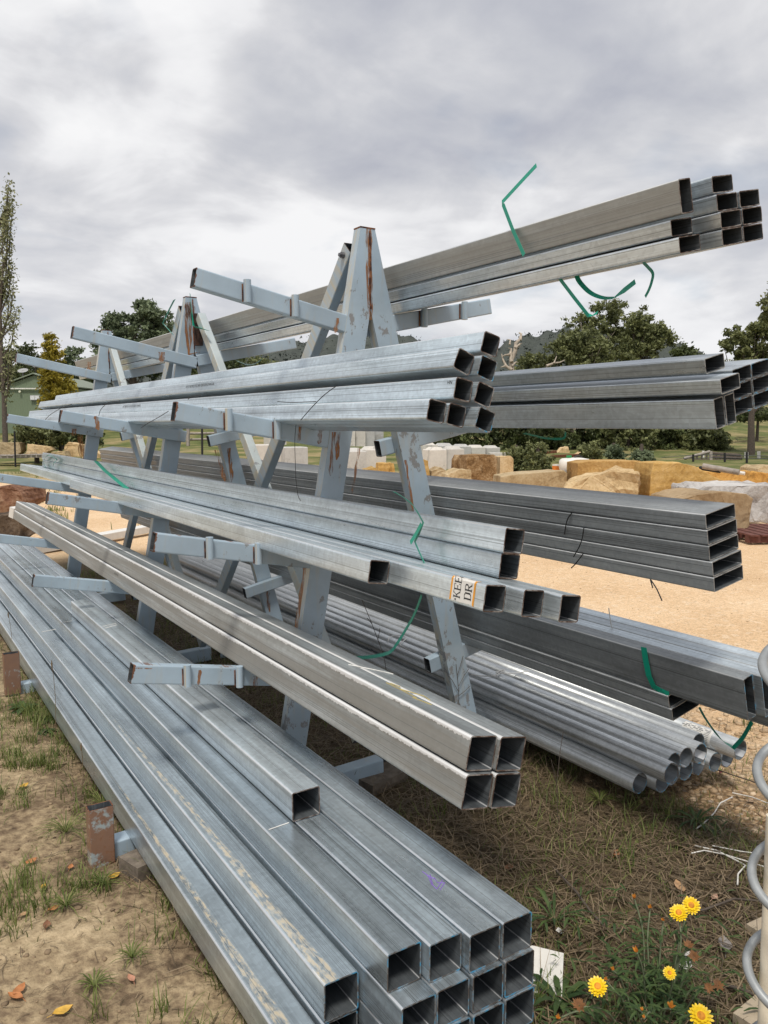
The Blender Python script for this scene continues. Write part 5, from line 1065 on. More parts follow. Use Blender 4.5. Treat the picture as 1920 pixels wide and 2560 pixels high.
# ------------------------------------------------------------------ green straps, wires
def strap(label, pts, width=0.015, wdir=(0.2, 1, 0), name='green_strap', mat=None, cat='strap', group='green packing straps'):
    m = MB(); m.strip(pts, wdir, width); o = m.build(name, mat or MT['strap'], origin=pts[0]); tag(o, label, cat, group); return o
def X(pts, x): return [tuple(on(px, py, 0, x)) for px, py in pts]
def smooth(pts, n=5):
    P = [Vector(p) for p in pts]; out = []
    for i in range(len(P) - 1):
        a, b, c, d = P[max(i - 1, 0)], P[i], P[i + 1], P[min(i + 2, len(P) - 1)]
        for k in range(n):
            t = k / n; out.append(0.5 * ((2 * b) + (c - a) * t + (2 * a - 5 * b + 4 * c - d) * t * t + (3 * b - a - 3 * c + d) * t ** 3))
    return [tuple(p) for p in out + [P[-1]]]
strap('green strap sticking up in a hook above the top right bundle', X([(1341, 413), (1300, 457), (1256, 505), (1258, 512), (1282, 575), (1310, 638)], 1.893), 0.016, (0.1, 1, 0.25))
strap('straight green strap hanging under the top right bundle', X([(1398, 695), (1436, 745), (1470, 788), (1478, 790), (1494, 781)], 1.975), 0.015, (0.2, 1, 0))
strap('curled green strap hanging under the top right bundle', smooth(X([(1441, 688), (1450, 706), (1475, 731), (1505, 744), (1533, 745)], 2.02)) + X([(1560, 726), (1588, 704)], 2.02), 0.017, [(0.75, -0.2, 0.5)] * 20 + [(0.7, -0.35, 0.6)] + [(0.1, 0.35, 0.9)] * 2)
strap('short bent green strap under the near end of the top right bundle', smooth(X([(1607, 655), (1620, 668), (1632, 684), (1629, 705), (1622, 725), (1613, 742)], 2.03)), 0.018, (0.5, 1, 0.1))
strap('zigzag green strap across the pair of tubes on the third left arms', X([(985, 1229), (1010, 1244), (1030, 1260), (1047, 1286), (1058, 1306), (1048, 1332), (1037, 1354), (1050, 1384), (1064, 1415)], 1.452), 0.014, (0.25, 1, 0.2))
strap('short folded green tail on the zigzag strap', X([(1053, 1310), (1040, 1335), (1026, 1357)], 1.444), 0.016, (0.2, 1, 0.3))
strap('long green strap hanging in a loop below the third left arms', smooth(X([(1054, 1488), (1036, 1535), (1012, 1578), (993, 1608), (975, 1630), (940, 1640), (900, 1644), (866, 1640)], 1.50)), 0.016, (0.3, 1, 0))
strap('green strap loop at the far end of the third left arms', smooth(X([(117, 1173), (109, 1155), (120, 1138), (137, 1145), (141, 1150), (134, 1160), (136, 1176)], 1.47)), 0.03, (0.2, 1, 0))
strap('straight green strap lying over the far end of the third left arms', X([(239, 1152), (262, 1176), (290, 1199), (318, 1222)], 1.46), 0.03, (0.3, 1, 0.2))
strap('torn green strap on the outer face of the deep tubes', [tuple(on(px, py, 0, xx)) for px, py, xx in ((1609, 1618, 2.305), (1614, 1650, 2.312), (1622, 1690, 2.324), (1634, 1716, 2.336), (1652, 1728, 2.343), (1672, 1738, 2.343))], 0.025, (0, 1, -0.15))
strap('green strap sagging over the stickered pipe', smooth(X([(1748, 1768), (1766, 1800), (1800, 1845), (1832, 1868)], 2.62)) + smooth(X([(1834, 1869), (1856, 1845), (1872, 1818), (1880, 1804)], 2.62)), 0.017, (0.3, 1, 0.2))
strap('thin green strap standing left of the middle trestle top', X([(436, 749), (420, 780), (407, 808), (420, 822), (432, 836)], 1.70), 0.022, (0.6, 1, 0))
strap('thin green strap standing right of the middle trestle top', X([(475, 734), (479, 775), (484, 816), (520, 826)], 1.78), 0.022, (0.6, 1, 0))
strap('green strap end hanging under the second right arms', smooth(X([(1310, 1083), (1340, 1090), (1370, 1096), (1408, 1096), (1414, 1080)], 2.30)), 0.012, (0.3, 1, 0.3))
strap('faint green strap curled under the upper arm of the middle trestle', smooth(X([(592, 902), (620, 912), (640, 908), (655, 897)], 2.2)), 0.015, (0.3, 1, 0.2))
def wire(label, pts, r=0.0016, mat=None, name='tie_wire', cat='wire', group=None):
    m = MB(); m.tube(pts, r, 5); tag(m.build(name, mat or MT['wire'], origin=pts[0]), label, cat, group)
gWi = 'black tie wires'
wire('black tie wire curving over the second left bundle near its end', smooth(X([(842, 964), (810, 988), (780, 1018), (752, 1050)], 1.335)), group=gWi)
wire('black tie wire lying along the second left bundle', smooth(X([(694, 1004), (730, 1006), (790, 1004)], 1.333)), group=gWi)
wire('thin wire dangling from the near second arm', smooth(X([(740, 1062), (737, 1100), (738, 1150), (740, 1200), (745, 1238), (752, 1252)], 1.36)), 0.0012, group=gWi)
wire('black tie wire looped over the bundle left of the near second arm', smooth(X([(502, 988), (480, 992), (470, 998)], 1.35) + X([(421, 1028), (385, 1050), (358, 1070)], 1.34)[0:0]), 0.002, group=gWi)
wire('black tie wire crossing behind the near second arm tip', smooth(X([(421, 1028), (395, 1044), (370, 1058), (352, 1070)], 1.335)), 0.002, group=gWi)
wire('black tie wire bowed over the middle of the second left bundle', smooth(X([(300, 1002), (272, 1006), (252, 1024), (247, 1040)], 1.335)), 0.002, group=gWi)
wire('black tie wire bowed over the far part of the second left bundle', smooth(X([(180, 1010), (150, 1022), (122, 1040), (104, 1062)], 1.335)), 0.0025, group=gWi)
for i, pt in enumerate([[(1430, 1282), (1418, 1300), (1411, 1336)], [(1460, 1320), (1452, 1358), (1434, 1392)], [(1458, 1384), (1440, 1408), (1428, 1420)], [(1626, 1448), (1634, 1460), (1643, 1475), (1655, 1502)], [(1626, 1449), (1632, 1470)]]):
    wire('black tie wire end, %s on the five dark tubes' % ['upper', 'middle', 'lower', 'long one hanging below', 'short one hanging below'][i], smooth(X(pt, 2.15 - .005 * i)), 0.0022, group='wire ends on the five dark tubes')
wire('white string standing on the deep tubes of the lowest right arms', smooth(X([(1522, 1520), (1526, 1550), (1532, 1572), (1555, 1590), (1562, 1596)], 2.40)), 0.002, MT['white_twine'], 'white_string', 'string')
wire('white cord lying across the pipes by the near right leg', smooth([tuple(on(x, y, 2, 0.262)) for x, y in [(1178, 1686), (1210, 1690), (1240, 1688), (1262, 1674), (1240, 1682), (1275, 1684), (1322, 1678)]]), 0.003, MT['white_twine'], 'white_twine', 'cord')
wire('white cord curled on the pipes left of the near right leg', smooth([tuple(on(x, y, 2, 0.262)) for x, y in [(970, 1604), (975, 1592), (1000, 1588), (1015, 1596), (1000, 1612), (1025, 1626)]]), 0.003, MT['white_twine'], 'white_twine', 'cord')

# ------------------------------------------------------------------ coil and post at the right edge
t = empty('spiral_stand', gpt(1985, 3050)); c = at(1985, 2200, 1.45); t.location = (c[0], c[1], 0.0); tag(t, 'grey pipe coil winding round a cream post at the right edge', 'coil stand')
galvp = plain('dull_grey_pipe', (0.30, 0.32, 0.33), 0.5, 0.35, 0.2, 20)
rad = 0.070; pts = []
zk_ = [at(1880, py, 1.45)[2] for py in (2732, 2460, 2215, 1945, 1672)]
lft = math.atan2(-RIGHT.y, -RIGHT.x)
n = 200
for i in range(n):
    kk = -0.4 + 4.62 * i / (n - 1); k0 = min(3, max(0, int(math.floor(kk)))); z = zk_[k0] + (zk_[k0 + 1] - zk_[k0]) * (kk - k0); a = lft - 2 * math.pi * kk
    pts.append((c[0] + rad * math.cos(a), c[1] + rad * math.sin(a), z))
m = MB(); m.tube(pts, 0.0085, 10); m.build('coil', galvp, t)
m = MB(); q = at(1925, 2560, 1.45); b0 = Vector((q[0], q[1], 0)); m.tube([(b0.x, b0.y, -.05), tuple(Vector(at(1936, 2040, 1.47)))], 0.014, 12); m.build('post', plain('cream_paint', (0.66, 0.60, 0.48), 0.5), t)
for i, (a, b) in enumerate([((1858, 2575), (1960, 2490)), ((1885, 2345), (1960, 2310))]):
    A, B = gpt(*a), gpt(*b); m = MB(); d = Vector(B) - Vector(A); Mx = Matrix.Translation(Vector(A)) @ Matrix.Rotation(math.atan2(d.y, d.x), 4, 'Z')
    m.box((0, -.03, -.005), (d.length, .03, .03), 0, Mx); tag(m.build('timber_board', plain('pale_board', (0.36, 0.30, 0.22), 0.8, 0, 0.2, 10), origin=A), 'pale board lying at the right edge, ' + ('nearest the bottom corner' if i == 0 else 'the further one'), 'board')

# ------------------------------------------------------------------ ground litter

def blades(n, xy, hgt, wid, bend, mat, name, tint=None, lie=0.0):
    """xy (n,2) roots; curved blades of 3 segments"""
    n = len(xy); z = ground_z(xy[:, 0], xy[:, 1]) - 0.004; a = RNG.uniform(0, 2 * np.pi, n); dirx, diry = np.cos(a), np.sin(a)
    h = hgt * RNG.uniform(0.45, 1.25, n); b = bend * RNG.uniform(0.3, 1.4, n) * h; w = wid * RNG.uniform(0.6, 1.3, n)
    V = np.zeros((n, 7, 3)); px_, py_ = -diry, dirx
    for k, (f, ww) in enumerate(((0, 1.0), (0.4, 0.9), (0.75, 0.6))):
        ox, oz = b * f * f, h * (f - lie * f * f * 0.55)
        for s, j in ((-1, 2 * k), (1, 2 * k + 1)):
            V[:, j, 0] = xy[:, 0] + dirx * ox + px_ * w * ww * 0.5 * s; V[:, j, 1] = xy[:, 1] + diry * ox + py_ * w * ww * 0.5 * s; V[:, j, 2] = z + oz
    V[:, 6, 0] = xy[:, 0] + dirx * b; V[:, 6, 1] = xy[:, 1] + diry * b; V[:, 6, 2] = z + h * (1 - lie * 0.55)
    base = (np.arange(n) * 7)[:, None]
    q = np.concatenate([base + np.array([[0, 1, 3, 2]]), base + np.array([[2, 3, 5, 4]])], 1).reshape(-1, 4); tr = base + np.array([[4, 5, 6]])
    flat = np.concatenate([q.ravel(), tr.ravel()]); sizes = np.concatenate([np.full(len(q), 4), np.full(n, 3)])
    me = mesh_np(name, V.reshape(-1, 3), flat, sizes, [mat]); tn = RNG.random(n) if tint is None else tint
    a_ = me.attributes.new('tint', 'FLOAT', 'FACE'); a_.data.foreach_set('value', np.concatenate([np.repeat(tn, 2), tn]).astype(np.float32))
    return link(bpy.data.objects.new(name, me))
def sticks(n, xy, length, wid, mat, name, zoff=0.012):
    xy = np.asarray(xy); n = len(xy); a = RNG.uniform(0, 2 * np.pi, n); l = length * RNG.uniform(0.35, 1.3, n); w = wid * RNG.uniform(0.5, 1.4, n)
    k = RNG.normal(0, 0.25, n); V = np.zeros((n, 6, 3)); z0 = ground_z(xy[:, 0], xy[:, 1])
    for i, f in enumerate((0, 0.5, 1.0)):
        aa = a + k * f; cx = xy[:, 0] + np.cos(aa) * l * f; cy = xy[:, 1] + np.sin(aa) * l * f
        zz_ = z0 + 0.002 + zoff * RNG.random(n) + (0.012 * RNG.random(n) if i == 1 else 0)
        for s, j in ((-1, 2 * i), (1, 2 * i + 1)):
            V[:, j, 0] = cx - np.sin(aa) * w * s * .5; V[:, j, 1] = cy + np.cos(aa) * w * s * .5; V[:, j, 2] = zz_
    base = (np.arange(n) * 6)[:, None]; q = np.concatenate([base + np.array([[0, 1, 3, 2]]), base + np.array([[2, 3, 5, 4]])], 1)
    me = mesh_np(name, V.reshape(-1, 3), q.ravel(), np.full(2 * n, 4), [mat]); t_ = RNG.random(n)
    a_ = me.attributes.new('tint', 'FLOAT', 'FACE'); a_.data.foreach_set('value', np.repeat(t_, 2).astype(np.float32))
    return link(bpy.data.objects.new(name, me))
def scatter(n, x0, x1, y0, y1, prob):
    x, y = RNG.uniform(x0, x1, n), RNG.uniform(y0, y1, n); k = RNG.random(n) < prob(x, y); return np.stack([x[k], y[k]], 1)
# tufts: roots cluster round centres
def tufts(n, x0, x1, y0, y1, prob, per, spread):
    c = scatter(n, x0, x1, y0, y1, prob); k = RNG.poisson(per, len(c)) + 3; r = np.repeat(c, k, 0)
    return r + RNG.normal(size=r.shape) * spread * RNG.uniform(0.5, 1.5, (len(r), 1))
zon = lambda x, y: zones(x, y)
nz = lambda x, y, s, k: fbm(x * s, y * s, k, 3)
gl = tufts(1150, -0.9, 0.95, 1.2, 5.5, lambda x, y: np.clip((nz(x, y, 2.2, 61) - 0.36) * 4.0, 0.04, 1) * (0.40 + 0.60 * sstep(1.8, 2.8, y)), 22, 0.022)
gb = tufts(1300, 0.6, 4.0, 1.0, 9.5, lambda x, y: (1 - zon(x, y)[0]) * np.clip((nz(x, y, 1.9, 67) - 0.36) * 3.2, 0.06, 1), 15, 0.035)
gfar = tufts(1500, -8, 14, 5, 30, lambda x, y: np.clip((nz(x, y, 0.5, 71) - 0.50) * 6, 0, 1) * np.where((x > 3.6) & (y < 14), 0.04, 1.0), 14, 0.09)
o = blades(0, np.concatenate([gl, gb]), 0.075, 0.0034, 0.8, MT['grass'], 'grass'); tag(o, 'short green grass tufts around the rack', 'grass', kind='stuff')
gs = scatter(52000, -1.0, 4.0, 1.0, 8.0, lambda x, y: (1 - zon(x, y)[0]) * np.clip((nz(x, y, 3.1, 63) - 0.42) * 3.6, 0.0, 1) * np.where(x < 0.8, 0.25 + 0.75 * sstep(1.9, 3.0, y), 0.8))
gs2 = scatter(42000, 0.7, 4.1, 0.9, 7.5, lambda x, y: zon(x, y)[1] * np.clip((nz(x, y, 2.6, 91) - 0.33) * 3.0, 0.08, 1)); gs = np.concatenate([gs, gs2])
o = blades(0, gs, 0.034, 0.003, 1.0, MT['grass_dry'], 'short_grass', lie=0.3); tag(o, 'low patchy short grass over the soil round the rack', 'grass', kind='stuff')
o = blades(0, gfar, 0.13, 0.012, 0.6, MT['grass'], 'grass'); tag(o, 'green grass patches further into the yard', 'grass', kind='stuff')
st = scatter(60000, 0.5, 4.2, 0.9, 7.0, lambda x, y: np.clip(zon(x, y)[1] * (0.25 + 0.9 * nz(x, y, 2.2, 73)), 0, 1) * (1 - 0.8 * zon(x, y)[3]))
o = sticks(0, st, 0.12, 0.0032, MT['straw'], 'dry_straw', 0.02); tag(o, 'matted dry straw under the rack', 'straw', kind='stuff')
st2 = scatter(5200, -1.1, 1.0, 1.0, 5.5, lambda x, y: np.clip(nz(x, y, 2.0, 79) * 1.2 - 0.15, 0.1, 1)); o = sticks(0, st2, 0.05, 0.0022, MT['straw'], 'dry_straw', 0.006); tag(o, 'broken straw on the bare soil at the left', 'straw', kind='stuff')
st3 = scatter(5200, 0.6, 4.0, 0.9, 6.5, lambda x, y: zon(x, y)[1]); o = blades(0, st3, 0.10, 0.0026, 1.1, MT['straw'], 'dry_grass'); tag(o, 'standing dry grass stalks under the rack', 'dry grass', kind='stuff')
# clods and pebbles
def pebbles(xy, smin, smax, mat, name, flat=0.55):
    n = len(xy); ico = []; ph = (1 + 5 ** .5) / 2
    base = np.array([(-1, ph, 0), (1, ph, 0), (-1, -ph, 0), (1, -ph, 0), (0, -1, ph), (0, 1, ph), (0, -1, -ph), (0, 1, -ph), (ph, 0, -1), (ph, 0, 1), (-ph, 0, -1), (-ph, 0, 1)]) / 1.9
    fc = np.array([(0, 11, 5), (0, 5, 1), (0, 1, 7), (0, 7, 10), (0, 10, 11), (1, 5, 9), (5, 11, 4), (11, 10, 2), (10, 7, 6), (7, 1, 8), (3, 9, 4), (3, 4, 2), (3, 2, 6), (3, 6, 8), (3, 8, 9), (4, 9, 5), (2, 4, 11), (6, 2, 10), (8, 6, 7), (9, 8, 1)])
    s = smin + (smax - smin) * RNG.random(n) ** 3; a = RNG.uniform(0, 6.28, n); sx = s * RNG.uniform(.7, 1.4, n); sy = s * RNG.uniform(.7, 1.2, n); sz = s * flat * RNG.uniform(.6, 1.2, n)
    jit = 1 + RNG.normal(0, .12, (n, 12, 1)); B = base[None] * jit; x = B[:, :, 0] * sx[:, None]; y = B[:, :, 1] * sy[:, None]; z = B[:, :, 2] * sz[:, None]
    ca_, sa_ = np.cos(a)[:, None], np.sin(a)[:, None]; zg_ = ground_z(xy[:, 0], xy[:, 1])
    V = np.stack([xy[:, :1] + x * ca_ - y * sa_, xy[:, 1:] + x * sa_ + y * ca_, zg_[:, None] + z + sz[:, None] * .25], -1).reshape(-1, 3)
    Fq = (fc[None] + (np.arange(n) * 12)[:, None, None]).reshape(-1, 3)
    me = mesh_np(name, V, Fq.ravel(), np.full(len(Fq), 3), [mat], smooth=True); a_ = me.attributes.new('tint', 'FLOAT', 'FACE'); a_.data.foreach_set('value', np.repeat(RNG.random(n), 20).astype(np.float32))
    return link(bpy.data.objects.new(name, me))
PEB = leafmat('pebble_stone', (0.30, 0.20, 0.11), (0.58, 0.45, 0.31), 0.0, 0.85); CLOD = leafmat('soil_clods', (0.10, 0.07, 0.045), (0.30, 0.22, 0.14), 0.0, 0.95)
pp = scatter(9000, 2.2, 5.0, 0.8, 4.5, lambda x, y: np.clip(zon(x, y)[3] + 0.5 * zon(x, y)[0], 0, 1)); o = pebbles(pp, 0.003, 0.022, PEB, 'pebbles'); tag(o, 'orange brown pebbles at the right of the rack', 'pebbles', kind='stuff')
pp = scatter(7000, 4.2, 12.0, 1.5, 12, lambda x, y: zon(x, y)[0] * 0.6); o = pebbles(pp, 0.003, 0.011, PEB, 'pebbles'); tag(o, 'loose gravel stones over the pale yard', 'gravel', kind='stuff')
pp = scatter(7000, -1.1, 1.0, 0.9, 5.0, lambda x, y: np.clip((nz(x, y, 3, 83) - .35) * 2.5, 0.05, 1)); o = pebbles(pp, 0.002, 0.014, CLOD, 'soil_crumbs', 0.5); tag(o, 'crumbs of brown soil on the bare ground at the left', 'soil', kind='stuff')

# fallen leaves one can count
def fallen_leaf(label, px, py, size, col, rot=0.0):
    P = gpt(px, py); m = MB(); n = 9; up = []
    prof = [(0, 0), (.2, .30), (.45, .42), (.7, .34), (1.0, 0.0)]
    vs = []
    for f, w in prof:
        for s in (-1, 0, 1): vs.append(((f - .5) * size, s * w * size * .62 + 0.03 * size * math.sin(9 * f), 0.010 + 0.10 * size * (abs(s) * 0.8 + 0.8 * (f - .5) ** 2 * 4 * 0.3)))
    fs = [(3 * i + j, 3 * i + j + 1, 3 * i + j + 4, 3 * i + j + 3) for i in range(4) for j in range(2)]
    Mx = Matrix.Translation(Vector(P)) @ Matrix.Rotation(rot, 4, 'Z') @ Matrix.Rotation(0.12, 4, 'X'); m.add([tuple(Mx @ Vector(v)) for v in vs], fs, 0, True)
    m.tube([Mx @ Vector((-.5 * size, 0, .012)), Mx @ Vector((-.75 * size, .05 * size, .008))], 0.0008, 4)
    tag(m.build('fallen_leaf', plain('leaf_colour', col, 0.6, 0, 0.25, 60), origin=P), label, 'leaf', 'fallen leaves on the ground')
YEL, ORA, BRN, TAN = (0.55, 0.33, 0.05), (0.42, 0.17, 0.06), (0.20, 0.09, 0.045), (0.42, 0.26, 0.14)
for a in [('yellow leaf right of the rusty stop post', 285, 2197, .05, YEL, .3), ('small yellow leaf left below the rusty stop post', 108, 2222, .03, YEL, 1.0), ('yellow leaf near the bottom left edge of the stack', 157, 2535, .055, YEL, .1), ('orange leaf above the bottom left corner', 38, 2500, .055, ORA, 2.2), ('folded orange leaf beside the bottom left orange one', 48, 2482, .05, ORA, .8), ('orange leaf left of the rusty stop post', 78, 2160, .05, ORA, .5), ('orange leaf under the rusty stop post', 176, 2174, .035, ORA, 1.1), ('yellow leaf high on the left soil', 60, 1970, .05, YEL, 0.6),
          ('pinkish leaf on the bare soil by the lowest tube', 327, 2455, .04, (0.45, 0.22, 0.14), 1.7), ('dark brown leaf in the left grass', 116, 2320, .045, BRN, 1.3), ('brown leaf on the left soil below the grass', 134, 2278, .04, ORA, 0.2), ('small pale leaf at the left soil', 60, 2292, .03, TAN, 0.4),
          ('round orange brown leaf lying in the straw at the right', 1540, 2140, .05, (0.30, 0.13, 0.06), 0.4), ('broad tan leaf above the twin yellow flowers', 1698, 2225, .075, TAN, 1.0), ('grey curled leaf right of the dried flowers', 1810, 2370, .08, (0.22, 0.20, 0.19), 0.7), ('round pinkish stone coloured leaf right of the twin flowers', 1785, 2250, .04, (0.45, 0.28, 0.20), 0.2), ('tan leaf beside the white cords', 1875, 2008, .05, (0.36, 0.25, 0.16), 0.0), ('small dark red leaf at the pipe ends', 1800, 1936, .03, (0.22, 0.03, 0.03), 0.5), ('brown leaf at the bottom of the straw', 1272, 2175, .05, BRN, 0.2)]:
    fallen_leaf(*a)
# white cords and scraps on the ground
def gline(pts): return [tuple(Vector(gpt(x, y)) + Vector((0, 0, .022))) for x, y in pts]
for lb, pts, r in (('flat white strapping bent at its end on the right ground', [(1735, 2128), (1790, 2140), (1830, 2160), (1863, 2178), (1844, 2200), (1843, 2226)], .0032), ('white cord running to the right edge above the bent strapping', [(1728, 2147), (1760, 2140), (1810, 2150), (1925, 2186)], .0026), ('upper white cord running to the right edge', [(1780, 2128), (1850, 2142), (1925, 2152)], .0022), ('white cord in the weeds below the pipes', [(1830, 2005), (1800, 2020), (1785, 2045), (1760, 2070), (1740, 2085)], .0028), ('white cord with a stick near the tan leaf', [(1830, 1994), (1880, 2005), (1930, 2025)], .0026)):
    wire(lb, gline(pts), r, MT['white_twine'], 'white_twine', 'cord')
P = gpt(1362, 2480); m = MB(); A = [gpt(x, y) for x, y in ((1300, 2498), (1404, 2512), (1408, 2432), (1330, 2412), (1304, 2418))]
m.add([tuple(Vector(a) + Vector((0, 0, .012 + .05 * (i in (2, 3, 4))))) for i, a in enumerate(A)] + [tuple(Vector(a) + Vector((0, 0, .009 + .05 * (i in (2, 3, 4))))) for i, a in enumerate(A)], [(0, 1, 2, 3, 4), (9, 8, 7, 6, 5)] + [(i, i + 5, (i + 1) % 5 + 5, (i + 1) % 5) for i in range(5)])
tag(m.build('plastic_scrap', MT['white_plastic'], origin=P), 'torn white plastic sheet scrap behind the strap leaved plant', 'scrap')
for lb, x, y, s in (('small white crumpled scrap in the straw', 1398, 2340, .014), ('white crumpled paper under the dried flowers', 1716, 2432, .03), ('white crumpled paper above the other one under the dried flowers', 1722, 2405, .02)):
    P = gpt(x, y); m = MB(); rr = random.Random(int(x)); vs = [(P[0] + rr.uniform(-s, s), P[1] + rr.uniform(-s, s), P[2] + .01 + rr.uniform(0, s)) for _ in range(8)]
    m.add(vs, [(0, 1, 2), (1, 2, 3), (2, 3, 4), (3, 4, 5), (4, 5, 6), (5, 6, 7), (0, 3, 6), (1, 4, 7), (0, 2, 5)]); tag(m.build('paper_scrap', MT['white_plastic'], origin=P), lb, 'scrap')
P = gpt(345, 2165); m = MB(); m.box((-.05, -.06, -.02), (.07, .06, .055), 0, Matrix.Translation(Vector(gpt(352, 2178))) @ Matrix.Rotation(.3, 4, 'Z')); tag(m.build('timber_packer', MT['brick'], origin=P), 'weathered timber packer under the lowest muddy tube', 'packer')
P = gpt(930, 1990); m = MB(); m.box((-.10, -.07, -.02), (.12, .07, .045), 0, Matrix.Translation(Vector((1.83, 2.90, 0.0))) @ Matrix.Rotation(.2, 4, 'Z')); tag(m.build('timber_packer', MT['brick'], origin=(1.83, 2.90, 0)), 'weathered timber packer under the end of the near ground beam', 'packer')
for lb, pts, r in (('dark twig lying from the straw towards the flowers', [(1385, 2185), (1440, 2245), (1480, 2300), (1508, 2330)], .004), ('forked dark twig right of the twin yellow flowers', [(1690, 2300), (1760, 2290), (1835, 2262), (1920, 2270)], .004), ('dark twig low at the right', [(1780, 2475), (1850, 2490), (1920, 2520)], .005), ('thin twig below the pipes to the right edge', [(1790, 1935), (1850, 1955), (1900, 1972)], .003)):
    wire(lb, gline(pts), r, MT['bark'], 'twig', 'twig')

# ------------------------------------------------------------------ paper daisies and weeds
def leaf_blade(m, p0, direction, length, width, droop=0.4, mi=0):
    d = Vector(direction).normalized(); p0 = Vector(p0); s = d.cross(Vector((0, 0, 1))); s = s.normalized() if s.length > 1e-3 else Vector((1, 0, 0)); vs = []
    for f, w in ((0, .35), (.3, .9), (.65, 1.0), (1.0, .05)):
        c = p0 + d * length * f - Vector((0, 0, droop * length * f * f))
        vs += [c - s * width * w / 2 + Vector((0, 0, .12 * width)), c, c + s * width * w / 2 + Vector((0, 0, .12 * width))]
    m.add(vs, [(3 * i + j, 3 * i + j + 1, 3 * i + j + 4, 3 * i + j + 3) for i in range(3) for j in range(2)], mi, True)
PET = plain('yellow_petals', (0.80, 0.56, 0.012), 0.45, 0, 0.10, 40); DISC = plain('orange_disc', (0.55, 0.22, 0.02), 0.8, 0, 0.4, 90); DRYP = plain('dried_petals', (0.17, 0.075, 0.025), 0.7, 0, 0.4, 60); BUD = plain('bud_orange', (0.60, 0.28, 0.05), 0.55, 0, 0.35, 70); STEM = plain('daisy_stem', (0.16, 0.19, 0.11), 0.7, 0, 0.3, 30)
base = gpt(1640, 2520); dai = empty('paper_daisy', base); tag(dai, 'clump of yellow paper daisies in flower at the lower right', 'flower plant')
def up_px(px, py, dep): return Vector(at(px, py, dep))
dd = lambda px, py, lift: None
def head_pos(px, py, lift):                 # flower head standing 'lift' above the ground on that line of sight
    P = gp(px, py, lift); return Vector(P)
view = lambda p: (Vector(CAM_O) - p).normalized()
def flower(px, py, lift, R, kind, facing=None):
    R *= {'open': 0.87, 'bud': 1.25, 'dry': 0.72}[kind]
    p = head_pos(px, py, lift); nrm = (view(p) * 0.8 + Vector((0, 0, .6)) + Vector((random.uniform(-.2, .2), random.uniform(-.2, .2), 0))).normalized() if facing is None else Vector(facing).normalized()
    u = nrm.orthogonal().normalized(); w = nrm.cross(u); m = MB()
    if kind == 'open':
        for ringi, (nn_, rr, tl) in enumerate(((18, 1.0, .10), (15, .84, .28), (12, .62, .5))):
            for k in range(nn_):
                a = 2 * math.pi * (k + .5 * ringi) / nn_ + random.uniform(-.06, .06); dr = u * math.cos(a) + w * math.sin(a); sd = nrm.cross(dr); r1 = R * rr * random.uniform(.92, 1.06); hw = R * .14
                b0 = p + nrm * (R * .05 * ringi); vs = []
                for f, ww in ((.2, .5), (.6, 1.0), (.9, .7), (1.0, .05)):
                    c = b0 + dr * r1 * f + nrm * (r1 * tl * f * f); vs += [c - sd * hw * ww, c + sd * hw * ww]
                m.add(vs, [(2 * i, 2 * i + 1, 2 * i + 3, 2 * i + 2) for i in range(3)], 0, True)
    else:
        nn_ = 16 if kind == 'dry' else 10
        for k in range(nn_):
            a = 2 * math.pi * k / nn_ * 2.4; dr = u * math.cos(a) + w * math.sin(a); sd = nrm.cross(dr); op = (1.0 if kind == 'dry' else .38) * random.uniform(.7, 1.2); vs = []
            for f, ww in ((.1, .6), (.55, 1.0), (1.0, .08)):
                c = p + dr * R * op * f + nrm * (R * (1.0 if kind != 'dry' else .6) * f); vs += [c - sd * R * .17 * ww, c + sd * R * .17 * ww]
            m.add(vs, [(0, 1, 3, 2), (2, 3, 5, 4)], 0, True)
    h = m.build('flower_head' if kind == 'open' else 'bud' if kind == 'bud' else 'dried_head', PET if kind == 'open' else BUD if kind == 'bud' else DRYP, dai)
    if kind == 'open':
        m = MB(); ringp = []
        for rr, hh in ((.36, .16), (.30, .26), (.16, .32)): ringp += [p + (u * math.cos(a) + w * math.sin(a)) * R * rr + nrm * R * hh for a in np.linspace(0, 6.283, 13)[:-1]]
        m.add(ringp, [(12 * i + j, 12 * i + (j + 1) % 12, 12 * i + 12 + (j + 1) % 12, 12 * i + 12 + j) for i in range(2) for j in range(12)] + [tuple(range(24, 36))], 0, True)
        o = m.build('disc', DISC, h, origin=(dai.location.x, dai.location.y, dai.location.z))
    g = Vector(base) + Vector((p.x - base[0], p.y - base[1], 0)) * 0.45; k = p.lerp(g, .5) + Vector((random.uniform(-.02, .02), random.uniform(-.02, .02), .03))
    m = MB(); m.tube(smooth([tuple(p - nrm * .004), tuple(k), tuple(g)], 4), 0.0024, 5); m.build('stem', STEM, dai)
    m = MB()
    for q in range(12):
        f = random.uniform(.1, 1.0); c = p.lerp(k, f * 2) if f < .5 else k.lerp(g, f * 2 - 1); a = random.uniform(0, 6.28); leaf_blade(m, c, (math.cos(a), math.sin(a), .5), random.uniform(.03, .06), .008, .5)
    for q in range(len(m.f)): pass
    o = m.build('leaf', MT['weed'], dai); o['kind'] = 'stuff'; a_ = o.data.attributes.new('tint', 'FLOAT', 'FACE'); a_.data.foreach_set('value', RNG.uniform(0, .8, len(o.data.polygons)).astype(np.float32))
